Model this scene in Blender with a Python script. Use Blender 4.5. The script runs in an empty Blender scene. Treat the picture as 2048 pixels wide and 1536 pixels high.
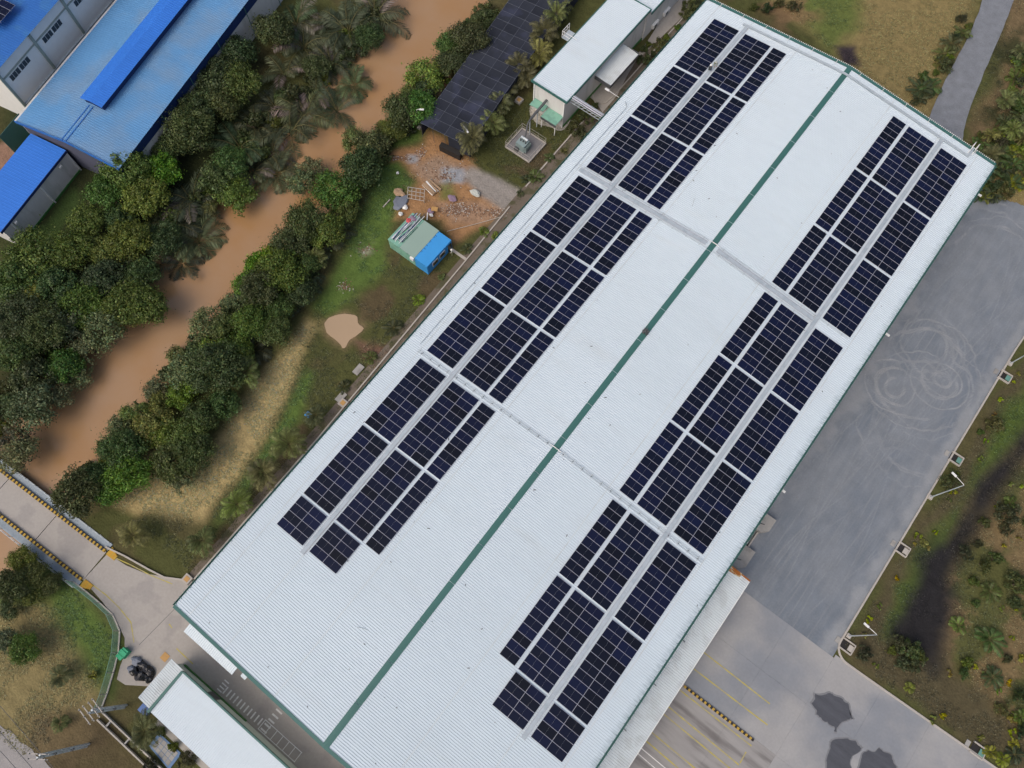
import bpy, bmesh, math, random
import numpy as np
from mathutils import Vector, Matrix

random.seed(7)
RNG = np.random.default_rng(11)
R = math.radians
SC = bpy.context.scene
COL = SC.collection

# ------------------------------------------------------------------ camera, sky, sun, exposure
CAM_POS = (9.8668, -45.1724, 109.4274)
CAM_ROT = (0.3288484, -0.0081750, 0.6562452)
CAM_F = 1554.4505 / 2048.0                      # focal length in picture widths
cd = bpy.data.cameras.new('camera')
cd.sensor_width = 36.0
cd.lens = 36.0 * CAM_F
cd.clip_start = 1.0
cd.clip_end = 6000.0
cam = bpy.data.objects.new('camera', cd)
cam.location = CAM_POS
cam.rotation_euler = CAM_ROT
COL.objects.link(cam)
SC.camera = cam

SUN_EL, SUN_AZ = R(52), R(-168)                  # azimuth measured from +Y towards +X
w = bpy.data.worlds.new('World')
SC.world = w
w.use_nodes = True
wn = w.node_tree
bg = wn.nodes['Background']
sky = wn.nodes.new('ShaderNodeTexSky')
sky.sky_type = 'NISHITA'
sky.sun_disc = False
sky.sun_elevation = SUN_EL
sky.sun_rotation = SUN_AZ
sky.air_density = 1.0
sky.dust_density = 6.0
wn.links.new(sky.outputs[0], bg.inputs[0])
bg.inputs[1].default_value = 0.11
sl = bpy.data.lights.new('sun', 'SUN')
sl.energy = 0.55
sl.angle = R(45)
sl.color = (1.0, 0.965, 0.91)
sun = bpy.data.objects.new('sun', sl)
sdir = Vector((math.sin(SUN_AZ) * math.cos(SUN_EL), math.cos(SUN_AZ) * math.cos(SUN_EL), math.sin(SUN_EL)))
sun.rotation_euler = sdir.to_track_quat('Z', 'Y').to_euler()
sun.location = (0, 0, 60)
COL.objects.link(sun)
SC.view_settings.view_transform = 'Standard'
SC.view_settings.look = 'None'
SC.view_settings.exposure = 0.43
SC.view_settings.gamma = 1.0

# ------------------------------------------------------------------ surveying: a photo point lying at a known height -> metres
_RM = np.array(Matrix.Rotation(CAM_ROT[2], 3, 'Z') @ Matrix.Rotation(CAM_ROT[1], 3, 'Y') @ Matrix.Rotation(CAM_ROT[0], 3, 'X'))
_C = np.array(CAM_POS)
def S(u, v, z=0.0):
    r = _RM @ np.array([(u - 1024) / 1554.4505, -(v - 768) / 1554.4505, -1.0])
    p = _C + (z - _C[2]) / r[2] * r
    return (float(p[0]), float(p[1]), z)
def S2(pts, z=0.0):
    return [S(u, v, z)[:2] for u, v in pts]

# ------------------------------------------------------------------ helpers
def tag(o, label=None, cat=None, group=None, kind=None):
    if label: o['label'] = label
    if cat: o['category'] = cat
    if group: o['group'] = group
    if kind: o['kind'] = kind
    return o
def thing(name, loc, label, cat, group=None, rot=(0, 0, 0)):
    o = bpy.data.objects.new(name, None)
    o.empty_display_size = 0.3
    o.location = loc
    o.rotation_euler = rot
    COL.objects.link(o)
    return tag(o, label, cat, group)
def link(name, me, parent=None, loc=(0, 0, 0), rot=(0, 0, 0), scale=(1, 1, 1)):
    o = bpy.data.objects.new(name, me)
    o.location = loc
    o.rotation_euler = rot
    o.scale = scale
    if parent: o.parent = parent
    COL.objects.link(o)
    return o
def wmat(o):
    m = o.matrix_basis.copy()
    while o.parent:
        o = o.parent
        m = o.matrix_basis @ m
    return m

class MB:
    def __init__(s):
        s.v, s.f, s.m = [], [], []
    def add(s, vs, fs, mi=0):
        n = len(s.v)
        s.v += [tuple(p) for p in vs]
        s.f += [tuple(i + n for i in f) for f in fs]
        s.m += [mi] * len(fs)
        return s
    def box(s, c, d, rz=0.0, mi=0, mat=None):
        hx, hy, hz = d[0] / 2, d[1] / 2, d[2] / 2
        M4 = Matrix.Translation(c) @ (mat if mat is not None else Matrix.Rotation(rz, 4, 'Z'))
        vs = [M4 @ Vector(p) for p in ((-hx,-hy,-hz),(hx,-hy,-hz),(hx,hy,-hz),(-hx,hy,-hz),(-hx,-hy,hz),(hx,-hy,hz),(hx,hy,hz),(-hx,hy,hz))]
        return s.add(vs, [(0,3,2,1),(4,5,6,7),(0,1,5,4),(1,2,6,5),(2,3,7,6),(3,0,4,7)], mi)
    def span(s, a, b, mi=0):
        return s.box([(a[i] + b[i]) / 2 for i in range(3)], [abs(b[i] - a[i]) for i in range(3)], 0, mi)
    def bar(s, a, b, w, h, mi=0):
        a, b = Vector(a), Vector(b)
        d = b - a
        q = d.to_track_quat('X', 'Z').to_matrix().to_4x4()
        return s.box((a + b) / 2, (d.length, w, h), mi=mi, mat=q)
    def prism(s, poly, z0, z1, mi=0):
        a = sum(poly[i][0] * poly[(i + 1) % len(poly)][1] - poly[(i + 1) % len(poly)][0] * poly[i][1] for i in range(len(poly)))
        if a < 0: poly = poly[::-1]
        n = len(poly)
        zz = z1 if isinstance(z1, (list, tuple)) else [z1] * n
        if a < 0 and isinstance(z1, (list, tuple)): zz = zz[::-1]
        vs = [(p[0], p[1], z0) for p in poly] + [(p[0], p[1], z) for p, z in zip(poly, zz)]
        fs = [tuple(range(n - 1, -1, -1)), tuple(range(n, 2 * n))]
        fs += [(i, (i + 1) % n, n + (i + 1) % n, n + i) for i in range(n)]
        return s.add(vs, fs, mi)
    def quad(s, *p, mi=0):
        return s.add(p, [tuple(range(len(p)))], mi)
    def tube(s, pts, r, n=6, mi=0, cap=True):
        pts = [Vector(p) for p in pts]
        rr = r if isinstance(r, (list, tuple)) else [r] * len(pts)
        vs = []
        for i, p in enumerate(pts):
            d = (pts[min(i + 1, len(pts) - 1)] - pts[max(i - 1, 0)])
            q = d.to_track_quat('Z', 'Y')
            for k in range(n):
                a = 2 * math.pi * k / n
                vs.append(p + q @ Vector((math.cos(a) * rr[i], math.sin(a) * rr[i], 0)))
        fs = [(i*n+k, i*n+(k+1) % n, (i+1)*n+(k+1) % n, (i+1)*n+k) for i in range(len(pts) - 1) for k in range(n)]
        if cap:
            fs += [tuple(range(n - 1, -1, -1)), tuple((len(pts) - 1) * n + k for k in range(n))]
        return s.add(vs, fs, mi)
    def mesh(s, name, mats, smooth=False):
        me = bpy.data.meshes.new(name)
        me.from_pydata(s.v, [], s.f)
        for m in (mats if isinstance(mats, (list, tuple)) else [mats]):
            me.materials.append(m)
        if any(s.m): me.polygons.foreach_set('material_index', s.m)
        if smooth: me.polygons.foreach_set('use_smooth', [True] * len(s.f))
        me.update()
        return me
    def build(s, name, mats, parent=None, smooth=False, local=False):
        if parent is not None and not local:
            mi = wmat(parent).inverted()
            s.v = [tuple(mi @ Vector(p)) for p in s.v]
        return link(name, s.mesh(name, mats, smooth), parent)

ORD = ['zeroth','first','second','third','fourth','fifth','sixth','seventh','eighth','ninth','tenth','eleventh','twelfth','thirteenth','fourteenth','fifteenth','sixteenth','seventeenth','eighteenth','nineteenth']
TENS = {2:'twent',3:'thirt',4:'fort',5:'fift',6:'sixt',7:'sevent'}
def ordw(n):
    if n < 20: return ORD[n]
    t, u = divmod(n, 10)
    return TENS[t] + ('ieth' if u == 0 else 'y-' + ORD[u])

# ------------------------------------------------------------------ materials
def mat(name, col, rough=0.75, spec=0.3, var=0.12, scale=0.7, bump=0.0, bscale=12.0, metal=0.0, rand=0.0,
        col2=None, m2=(0.5, 0.62), s2=0.5, attr=None, trans=0.0, stretch=None, fine=9.0):
    m = bpy.data.materials.new(name)
    m.use_nodes = True
    t = m.node_tree
    N, L = t.nodes, t.links
    b = N['Principled BSDF']
    geo = N.new('ShaderNodeNewGeometry')
    pos = geo.outputs['Position']
    if stretch:
        mp = N.new('ShaderNodeMapping'); mp.inputs['Scale'].default_value = stretch
        L.new(pos, mp.inputs[0]); pos = mp.outputs[0]
    def noise(sc, det=3.0):
        n = N.new('ShaderNodeTexNoise'); n.inputs['Scale'].default_value = sc; n.inputs['Detail'].default_value = det
        L.new(pos, n.inputs['Vector']); return n.outputs['Fac']
    def math_(op, a, bb):
        n = N.new('ShaderNodeMath'); n.operation = op
        for i, x in enumerate((a, bb)):
            if isinstance(x, (int, float)): n.inputs[i].default_value = x
            else: L.new(x, n.inputs[i])
        return n.outputs[0]
    n1, n2 = noise(scale), noise(scale * fine)
    f = math_('ADD', math_('MULTIPLY', n1, 2.2 * var), math_('MULTIPLY', n2, 1.8 * var))
    f = math_('ADD', f, 1.0 - 2.0 * var)
    if rand:
        oi = N.new('ShaderNodeObjectInfo')
        f = math_('MULTIPLY', f, math_('ADD', math_('MULTIPLY', oi.outputs['Random'], 2 * rand), 1 - rand))
    if attr:
        a = N.new('ShaderNodeAttribute'); a.attribute_name = attr
        base = a.outputs['Color']
    else:
        c = N.new('ShaderNodeRGB'); c.outputs[0].default_value = (*col, 1)
        base = c.outputs[0]
    if col2:
        rmp = N.new('ShaderNodeMapRange'); rmp.interpolation_type = 'SMOOTHSTEP'
        rmp.inputs[1].default_value, rmp.inputs[2].default_value = m2
        L.new(noise(s2, 5.0), rmp.inputs[0])
        mx = N.new('ShaderNodeMix'); mx.data_type = 'RGBA'
        L.new(rmp.outputs[0], mx.inputs[0]); L.new(base, mx.inputs[6]); mx.inputs[7].default_value = (*col2, 1)
        base = mx.outputs[2]
    if rand and attr:                                   # plants differ in hue from one to the next
        oi2 = N.new('ShaderNodeObjectInfo'); wn_ = N.new('ShaderNodeTexWhiteNoise'); wn_.noise_dimensions = '1D'
        L.new(oi2.outputs['Random'], wn_.inputs['W'])
        hs = N.new('ShaderNodeHueSaturation')
        L.new(math_('ADD', math_('MULTIPLY', wn_.outputs['Value'], 0.075), 0.452), hs.inputs['Hue'])
        L.new(math_('ADD', math_('MULTIPLY', oi2.outputs['Random'], 0.35), 0.80), hs.inputs['Saturation'])
        hs.inputs['Value'].default_value = 1.14; L.new(base, hs.inputs['Color']); base = hs.outputs[0]
    vm = N.new('ShaderNodeVectorMath'); vm.operation = 'SCALE'
    L.new(base, vm.inputs[0]); L.new(f, vm.inputs['Scale'])
    L.new(vm.outputs[0], b.inputs['Base Color'])
    b.inputs['Roughness'].default_value = rough
    b.inputs['Specular IOR Level'].default_value = spec
    b.inputs['Metallic'].default_value = metal
    if bump:
        bp = N.new('ShaderNodeBump'); bp.inputs['Strength'].default_value = 1.0; bp.inputs['Distance'].default_value = bump
        L.new(noise(bscale, 5.0), bp.inputs['Height']); L.new(bp.outputs[0], b.inputs['Normal'])
    if trans:
        tr = N.new('ShaderNodeBsdfTranslucent'); L.new(vm.outputs[0], tr.inputs[0])
        ms = N.new('ShaderNodeMixShader'); ms.inputs[0].default_value = trans
        L.new(b.outputs[0], ms.inputs[1]); L.new(tr.outputs[0], ms.inputs[2])
        L.new(ms.outputs[0], N['Material Output'].inputs[0])
    return m

MT = {}
MT['roof'] = mat('white_roof_sheet', (0.56, 0.635, 0.685), 0.5, 0.3, 0.04, 0.12, col2=(0.54, 0.60, 0.635), s2=0.35, m2=(0.55, 0.85), stretch=(0.25, 1.0, 1.0), fine=14)
MT['roof_old'] = mat('weathered_white_roof', (0.56, 0.61, 0.63), 0.5, 0.3, 0.06, 0.2, col2=(0.50, 0.54, 0.555), s2=0.5)
MT['green'] = mat('green_metal_trim', (0.045, 0.135, 0.12), 0.45, 0.4, 0.10, 0.6)
MT['green_lt'] = mat('pale_green_paint', (0.20, 0.40, 0.31), 0.55, 0.3, 0.08, 0.8, col2=(0.16, 0.33, 0.26), s2=1.0)
MT['wall'] = mat('pale_wall', (0.62, 0.61, 0.59), 0.8, 0.2, 0.08, 0.5, col2=(0.54, 0.54, 0.51), s2=0.6, stretch=(1, 1, 0.3))
MT['wall_green'] = mat('green_plinth_paint', (0.06, 0.17, 0.05), 0.7, 0.2, 0.12, 1.0)
MT['steel'] = mat('galvanised_steel', (0.50, 0.55, 0.58), 0.5, 0.5, 0.14, 1.2, metal=0.2, col2=(0.40, 0.45, 0.48), s2=2.0)
MT['grating'] = mat('galvanised_grating', (0.38, 0.435, 0.475), 0.6, 0.4, 0.14, 1.6, col2=(0.33, 0.39, 0.43), s2=1.0)
MT['alu'] = mat('aluminium_frame', (0.42, 0.43, 0.49), 0.5, 0.4, 0.04, 1.0)
MT['darksteel'] = mat('dark_steel', (0.08, 0.085, 0.09), 0.6, 0.4, 0.15, 1.0)
MT['conc'] = mat('concrete', (0.33, 0.32, 0.30), 0.9, 0.15, 0.12, 0.3, bump=0.01, col2=(0.25, 0.24, 0.225), s2=0.35)
MT['conc_lt'] = mat('pale_concrete', (0.42, 0.39, 0.35), 0.9, 0.15, 0.14, 0.8)
MT['yellow'] = mat('yellow_paint', (0.44, 0.285, 0.05), 0.7, 0.2, 0.15, 2.0)
MT['yellow_worn'] = mat('worn_yellow_paint', (0.46, 0.39, 0.09), 0.85, 0.2, 0.15, 1.0, col2=(0.36, 0.32, 0.17), s2=1.4, m2=(0.4, 0.6))
MT['white_paint'] = mat('white_road_paint', (0.74, 0.73, 0.70), 0.8, 0.2, 0.08, 1.5, col2=(0.55, 0.54, 0.52), s2=3.0, m2=(0.55, 0.7))
MT['black'] = mat('black_paint', (0.025, 0.023, 0.022), 0.6, 0.3, 0.2, 2.0)
MT['white'] = mat('white_metal', (0.74, 0.74, 0.72), 0.5, 0.3, 0.06, 1.0)
MT['blue_roof'] = mat('blue_roof_sheet', (0.105, 0.27, 0.50), 0.55, 0.35, 0.09, 0.25, col2=(0.15, 0.27, 0.43), s2=0.18, m2=(0.42, 0.7), fine=12)
MT['blue_roof2'] = mat('deep_blue_roof_sheet', (0.025, 0.13, 0.42), 0.5, 0.4, 0.10, 0.25, col2=(0.035, 0.15, 0.40), s2=0.3)
MT['blue_bright'] = mat('bright_blue_roof', (0.03, 0.17, 0.60), 0.5, 0.4, 0.08, 0.2)
MT['blue_wall'] = mat('dark_blue_cladding', (0.015, 0.035, 0.12), 0.6, 0.3, 0.12, 0.6)
MT['blue_hut'] = mat('sky_blue_paint', (0.045, 0.29, 0.66), 0.5, 0.4, 0.06, 0.8)
MT['glass'] = mat('dark_window_glass', (0.03, 0.035, 0.04), 0.15, 0.5, 0.1, 1.0)
MT['rust'] = mat('rusty_steel', (0.30, 0.11, 0.03), 0.9, 0.1, 0.25, 3.0, col2=(0.45, 0.36, 0.22), s2=1.6)
MT['orange'] = mat('orange_paint', (0.46, 0.27, 0.10), 0.7, 0.3, 0.12, 2.0)
MT['bark'] = mat('tree_bark', (0.10, 0.08, 0.06), 0.95, 0.1, 0.25, 3.0)
MT['leaf'] = mat('leaf', (1, 1, 1), 0.5, 0.35, 0.30, 0.35, attr='lc', rand=0.34, trans=0.32, fine=6)
MT['net'] = mat('black_shade_net', (0.030, 0.034, 0.046), 0.9, 0.1, 0.18, 0.3, rand=0.22, col2=(0.04, 0.045, 0.07), s2=0.25)
MT['wire'] = mat('pale_wire', (0.13, 0.145, 0.18), 0.6, 0.3, 0.1, 1.0)
MT['bag'] = mat('black_plastic', (0.012, 0.012, 0.014), 0.25, 0.5, 0.3, 2.0)
MT['tarp'] = mat('grey_tarpaulin', (0.16, 0.18, 0.22), 0.6, 0.3, 0.2, 1.0)
MT['wood'] = mat('weathered_timber', (0.36, 0.25, 0.16), 0.85, 0.2, 0.2, 2.0, rand=0.15)
MT['brick'] = mat('broken_brick', (0.36, 0.22, 0.15), 0.95, 0.1, 0.2, 2.0, rand=0.5)
MT['red'] = mat('red_plastic', (0.55, 0.09, 0.10), 0.6, 0.3, 0.15, 2.0)
MT['purple'] = mat('purple_sacking', (0.25, 0.18, 0.24), 0.8, 0.2, 0.2, 2.0)
MT['skin'] = mat('skin', (0.34, 0.19, 0.12), 0.6, 0.3, 0.05, 2.0)
MT['khaki'] = mat('khaki_cloth', (0.24, 0.27, 0.17), 0.9, 0.1, 0.1, 3.0)
MT['greycloth'] = mat('dark_grey_cloth', (0.06, 0.07, 0.075), 0.9, 0.1, 0.1, 3.0)
MT['palecloth'] = mat('pale_cloth', (0.46, 0.48, 0.44), 0.9, 0.1, 0.1, 3.0)
MT['stain'] = mat('wet_patch', (0.072, 0.076, 0.088), 0.5, 0.4, 0.30, 0.8, stretch=(0.3, 1.6, 1))
MT['ditch'] = mat('peaty_mud', (0.012, 0.012, 0.014), 0.55, 0.4, 0.35, 0.5)

# solar cells: near-black silicon with an anti-reflective coating, each module a slightly different tint
m = bpy.data.materials.new('solar_cells'); m.use_nodes = True
t = m.node_tree; b = t.nodes['Principled BSDF']
oi = t.nodes.new('ShaderNodeObjectInfo')
rp = t.nodes.new('ShaderNodeValToRGB')
e = rp.color_ramp.elements
e[0].position = 0.0; e[0].color = (0.0045, 0.006, 0.012, 1)
e[1].position = 1.0; e[1].color = (0.006, 0.010, 0.036, 1)
for p_, c_ in ((0.25, (0.005, 0.0075, 0.017, 1)), (0.55, (0.0055, 0.0085, 0.024, 1)), (0.8, (0.006, 0.009, 0.030, 1))):
    k = e.new(p_); k.color = c_
t.links.new(oi.outputs['Random'], rp.inputs[0]); t.links.new(rp.outputs[0], b.inputs['Base Color'])
b.inputs['Roughness'].default_value = 0.35; b.inputs['Specular IOR Level'].default_value = 0.16
MT['cell'] = m

# warehouse roof sheet: the same paint with streaky grime gathered at the eaves
m = MT['roof'].copy(); m.name = 'warehouse_roof_sheet'; MT['roof_main'] = m
t = m.node_tree; N, L = t.nodes, t.links; b = N['Principled BSDF']
src = b.inputs['Base Color'].links[0].from_socket
g = N.new('ShaderNodeNewGeometry'); sp = N.new('ShaderNodeSeparateXYZ'); L.new(g.outputs['Position'], sp.inputs[0])
ab = N.new('ShaderNodeMath'); ab.operation = 'ABSOLUTE'; L.new(sp.outputs[0], ab.inputs[0])
mr = N.new('ShaderNodeMapRange'); mr.inputs[1].default_value = 24.7; mr.inputs[2].default_value = 26.0; L.new(ab.outputs[0], mr.inputs[0])
mp = N.new('ShaderNodeMapping'); mp.inputs['Scale'].default_value = (0.7, 4.2, 1); L.new(g.outputs['Position'], mp.inputs[0])
n1 = N.new('ShaderNodeTexNoise'); n1.inputs['Scale'].default_value = 1.0; n1.inputs['Detail'].default_value = 6; L.new(mp.outputs[0], n1.inputs['Vector'])
m1 = N.new('ShaderNodeMath'); m1.operation = 'MULTIPLY'; L.new(mr.outputs[0], m1.inputs[0]); L.new(n1.outputs[0], m1.inputs[1])
r2 = N.new('ShaderNodeMapRange'); r2.inputs[1].default_value = 0.22; r2.inputs[2].default_value = 0.62; r2.inputs[4].default_value = 0.5; L.new(m1.outputs[0], r2.inputs[0])
mx = N.new('ShaderNodeMix'); mx.data_type = 'RGBA'; L.new(r2.outputs[0], mx.inputs[0]); L.new(src, mx.inputs[6]); mx.inputs[7].default_value = (0.22, 0.30, 0.33, 1)
L.new(mx.outputs[2], b.inputs['Base Color'])

# muddy creek water
m = bpy.data.materials.new('muddy_water'); m.use_nodes = True
t = m.node_tree; N, L = t.nodes, t.links; b = N['Principled BSDF']
g = N.new('ShaderNodeNewGeometry')
n1 = N.new('ShaderNodeTexNoise'); n1.inputs['Scale'].default_value = 0.09; n1.inputs['Detail'].default_value = 4
L.new(g.outputs['Position'], n1.inputs['Vector'])
rp = N.new('ShaderNodeValToRGB'); e = rp.color_ramp.elements
e[0].position = 0.36; e[0].color = (0.335, 0.190, 0.085, 1); e[1].position = 0.66; e[1].color = (0.35, 0.225, 0.130, 1)
L.new(n1.outputs[0], rp.inputs[0]); L.new(rp.outputs[0], b.inputs['Base Color'])
n2 = N.new('ShaderNodeTexNoise'); n2.inputs['Scale'].default_value = 1.3; n2.inputs['Detail'].default_value = 3
L.new(g.outputs['Position'], n2.inputs['Vector'])
bp = N.new('ShaderNodeBump'); bp.inputs['Strength'].default_value = 0.25; bp.inputs['Distance'].default_value = 0.05
L.new(n2.outputs[0], bp.inputs['Height']); L.new(bp.outputs[0], b.inputs['Normal'])
b.inputs['Roughness'].default_value = 0.18; b.inputs['Specular IOR Level'].default_value = 0.4
MT['water'] = m
MT['puddle'] = mat('silty_puddle', (0.40, 0.29, 0.185), 0.2, 0.4, 0.03, 0.3)
# ------------------------------------------------------------------ noise and shape fields for terrain
_T = RNG.random((256, 256))
def vnoise(x, y):
    xi, yi = np.floor(x).astype(int), np.floor(y).astype(int)
    fx, fy = x - xi, y - yi
    fx, fy = fx * fx * (3 - 2 * fx), fy * fy * (3 - 2 * fy)
    a, b_ = _T[xi % 256, yi % 256], _T[(xi + 1) % 256, yi % 256]
    c, d = _T[xi % 256, (yi + 1) % 256], _T[(xi + 1) % 256, (yi + 1) % 256]
    return (a * (1 - fx) + b_ * fx) * (1 - fy) + (c * (1 - fx) + d * fx) * fy
def fbm(x, y, s, o=4, off=0.0):
    r, a, tot = 0, 1.0, 0.0
    for k in range(o):
        r = r + a * vnoise(x * s + off + 17.3 * k, y * s - off + 9.1 * k); tot += a
        a *= 0.55; s = s * 2.1
    return r / tot
def sstep(a, b_, x):
    t_ = np.clip((x - a) / (b_ - a), 0, 1)
    return t_ * t_ * (3 - 2 * t_)
def poly_sd(X, Y, poly):
    d = np.full(X.shape, 1e9); ins = np.zeros(X.shape, bool)
    n = len(poly)
    for i in range(n):
        x0, y0 = poly[i]; x1, y1 = poly[(i + 1) % n]
        ex, ey = x1 - x0, y1 - y0
        t_ = np.clip(((X - x0) * ex + (Y - y0) * ey) / (ex * ex + ey * ey + 1e-9), 0, 1)
        d = np.minimum(d, np.hypot(X - x0 - t_ * ex, Y - y0 - t_ * ey))
        c = ((y0 > Y) != (y1 > Y)) & (X < (x1 - x0) * (Y - y0) / (y1 - y0 + 1e-12) + x0)
        ins ^= c
    return np.where(ins, -d, d)
def line_d(X, Y, pts):
    d = np.full(X.shape, 1e9)
    for (x0, y0), (x1, y1) in zip(pts[:-1], pts[1:]):
        ex, ey = x1 - x0, y1 - y0
        t_ = np.clip(((X - x0) * ex + (Y - y0) * ey) / (ex * ex + ey * ey + 1e-9), 0, 1)
        d = np.minimum(d, np.hypot(X - x0 - t_ * ex, Y - y0 - t_ * ey))
    return d
def grid_mesh(name, X, Y, Z, mats, attrs=None, keep=None):
    ny, nx = X.shape
    idx = np.arange(nx * ny).reshape(ny, nx)
    q = np.stack([idx[:-1, :-1], idx[:-1, 1:], idx[1:, 1:], idx[1:, :-1]], -1).reshape(-1, 4)
    vs = np.stack([X, Y, Z], -1).reshape(-1, 3)
    if keep is not None:
        k = keep.reshape(-1)
        q = q[k[q].all(1)]
        used = np.unique(q); re = np.full(nx * ny, -1); re[used] = np.arange(len(used))
        q = re[q]; vs = vs[used]
        attrs = {a: c.reshape(-1, c.shape[-1] if c.ndim > 2 else 1)[used] for a, c in (attrs or {}).items()}
    else:
        attrs = {a: c.reshape(-1, c.shape[-1] if c.ndim > 2 else 1) for a, c in (attrs or {}).items()}
    me = bpy.data.meshes.new(name)
    me.vertices.add(len(vs)); me.vertices.foreach_set('co', vs.astype(np.float32).ravel())
    me.loops.add(q.size); me.loops.foreach_set('vertex_index', q.astype(np.int32).ravel())
    me.polygons.add(len(q)); me.polygons.foreach_set('loop_start', np.arange(0, q.size, 4, dtype=np.int32))
    me.polygons.foreach_set('use_smooth', np.ones(len(q), bool))
    for a, c in attrs.items():
        if c.shape[1] == 1:
            at = me.attributes.new(a, 'FLOAT', 'POINT'); at.data.foreach_set('value', c.astype(np.float32).ravel())
        else:
            at = me.attributes.new(a, 'FLOAT_COLOR', 'POINT')
            at.data.foreach_set('color', np.concatenate([c, np.ones((len(c), 1))], 1).astype(np.float32).ravel())
    for mm in (mats if isinstance(mats, list) else [mats]): me.materials.append(mm)
    me.update(calc_edges=True); me.validate()
    return me

# ------------------------------------------------------------------ terrain
CREEK = S2([(905,-110),(880,-20),(852,70),(800,145),(728,215),(650,292),(570,388),(488,482),(398,556),(325,645),(255,716),(182,796),(112,876),(62,950),(0,1030),(-90,1120),(-220,1260)], -0.9)
ox = np.cumsum(3.0 * 1.35 ** np.arange(18))
xs = np.concatenate([-142 - ox[::-1], np.arange(-142, 88, 0.55), 88 + ox])
ys = np.concatenate([-112 - ox[::-1], np.arange(-112, 116, 0.55), 116 + ox])
X, Y = np.meshgrid(xs, ys)
nz1, nz2, nz3 = fbm(X, Y, 0.11), fbm(X, Y, 0.5, off=31.0), fbm(X, Y, 0.035, off=77.0)
cdist = line_d(X, Y, CREEK) + (nz1 - 0.5) * 3.4 + (nz2 - 0.5) * 1.4
Z = -2.6 * (1 - sstep(5.2, 10.5, cdist))
OLIVE, LUSH, DRY, SOIL = (0.068,0.072,0.026), (0.080,0.125,0.030), (0.34,0.265,0.125), (0.085,0.060,0.036)
EARTH, GRAVEL, MARSH, DARK = (0.275,0.155,0.075), (0.235,0.215,0.195), (0.021,0.020,0.021), (0.030,0.036,0.015)
BANK, REDSOIL, TAWNY, PALE = (0.15,0.085,0.045), (0.135,0.078,0.055), (0.195,0.152,0.066), (0.30,0.27,0.22)
Cc = np.zeros(X.shape + (3,)) + np.array(OLIVE)
def zone(poly, col, soft=1.5, amp=4.0, nz=None, w_=1.0, cover=None):
    global Cc
    sd = poly_sd(X, Y, poly) + ((nz1 if nz is None else nz) - 0.5) * amp + (nz2 - 0.5) * amp * 0.45
    k = (1 - sstep(-soft, soft, sd)) * w_
    if cover is not None: k = k * cover
    Cc = Cc * (1 - k[..., None]) + np.array(col) * k[..., None]
blot = sstep(0.48, 0.60, fbm(X, Y, 0.22, off=5.0))
blot2 = sstep(0.46, 0.62, fbm(X, Y, 0.6, off=55.0))
far = [(-400,-400),(400,-400),(400,400),(-400,400)]
zone(far, SOIL, cover=blot, w_=0.4)
zone(S2([(0,0),(520,0),(420,560),(0,900)]), DARK, 3)
zone(S2([(800,500),(940,520),(860,640),(720,800),(600,940),(480,1060),(390,1160),(310,1150),(400,1060),(480,980),(560,860),(640,720),(720,600)]), OLIVE, 2)
zone(S2([(800,500),(930,530),(860,640),(720,800),(600,940),(480,1060),(390,1160),(400,1080),(560,880),(680,720),(720,600)]), SOIL, 2, cover=blot, w_=0.75)
zone(S2([(760,330),(800,312),(835,365),(800,420),(780,470),(770,540),(730,570),(700,610),(650,640),(618,610),(660,540),(690,480),(720,420),(740,370)]), LUSH, 1.2, 3)
zone(S2([(790,262),(845,215),(862,258),(830,285),(775,300)]), LUSH, 1.0, 2)
zone(S2([(640,640),(606,720),(545,850),(470,965),(410,1045),(300,1030),(230,1000),(260,930),(330,895),(420,895),(490,800),(560,710),(612,640)]), DRY, 1.3, 2.6)
zone(S2([(610,735),(560,850),(480,970),(425,1040),(400,1090),(440,1060),(520,960),(600,830),(640,740)]), LUSH, 1.0, 2)
zone(S2([(1000,215),(1060,200),(1190,255),(1070,395),(960,345),(915,312),(960,250)]), (0.062,0.066,0.022), 1.5, 3)
zone(S2([(1000,330),(1100,270),(1190,255),(1080,390),(1040,380)]), SOIL, 1.5, 3, cover=blot, w_=0.8)
zone(S2([(850,252),(935,296),(960,350),(1010,385),(1060,395),(1050,440),(985,445),(940,470),(905,500),(880,450),(840,430),(788,440),(798,400),(832,362),(800,322),(770,318),(785,300),(845,285)]), EARTH, 0.9, 2.4)
zone(S2([(820,330),(880,300),(930,330),(900,380),(850,370)]), (0.26,0.19,0.14), 1.0, 2.4, w_=0.8)
zone(S2([(940,330),(985,350),(1070,392),(1058,428),(1010,430),(960,390),(925,350)]), GRAVEL, 0.7, 1.4)
zone(S2([(880,332),(932,335),(928,366),(884,366)]), (0.24,0.25,0.27), 0.5, 0.8)
zone(S2([(815,308),(840,308),(838,328),(814,326)]), (0.26,0.26,0.27), 0.4, 0.8)
zone(S2([(876,370),(905,360),(915,395),(880,400)]), LUSH, 0.8, 1.2, w_=0.7)
zone(S2([(870,405),(960,400),(1030,430),(960,450),(900,450)]), (0.28,0.185,0.125), 0.9, 2.0, w_=0.8)
zone(S2([(700,675),(770,688),(812,700),(780,765),(735,735)]), REDSOIL, 0.9, 2.2)
zone(S2([(645,640),(690,620),(730,650),(690,705),(650,675)]), (0.17,0.125,0.07), 0.9, 1.2)
zone(S2([(676,560),(712,555),(705,585),(672,590)]), PALE, 0.5, 2.0, w_=0.7, cover=blot2)
zone(S2([(715,480),(770,470),(760,500),(720,520)]), PALE, 0.6, 2.0, w_=0.6, cover=blot2)
zone(S2([(1470,-60),(1975,-60),(1960,0),(1860,260),(1690,120)]), TAWNY, 2, 4)
zone(S2([(1600,-60),(1720,-60),(1720,60),(1660,100),(1610,40)]), (0.085,0.120,0.030), 2, 4, w_=0.85)
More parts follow.
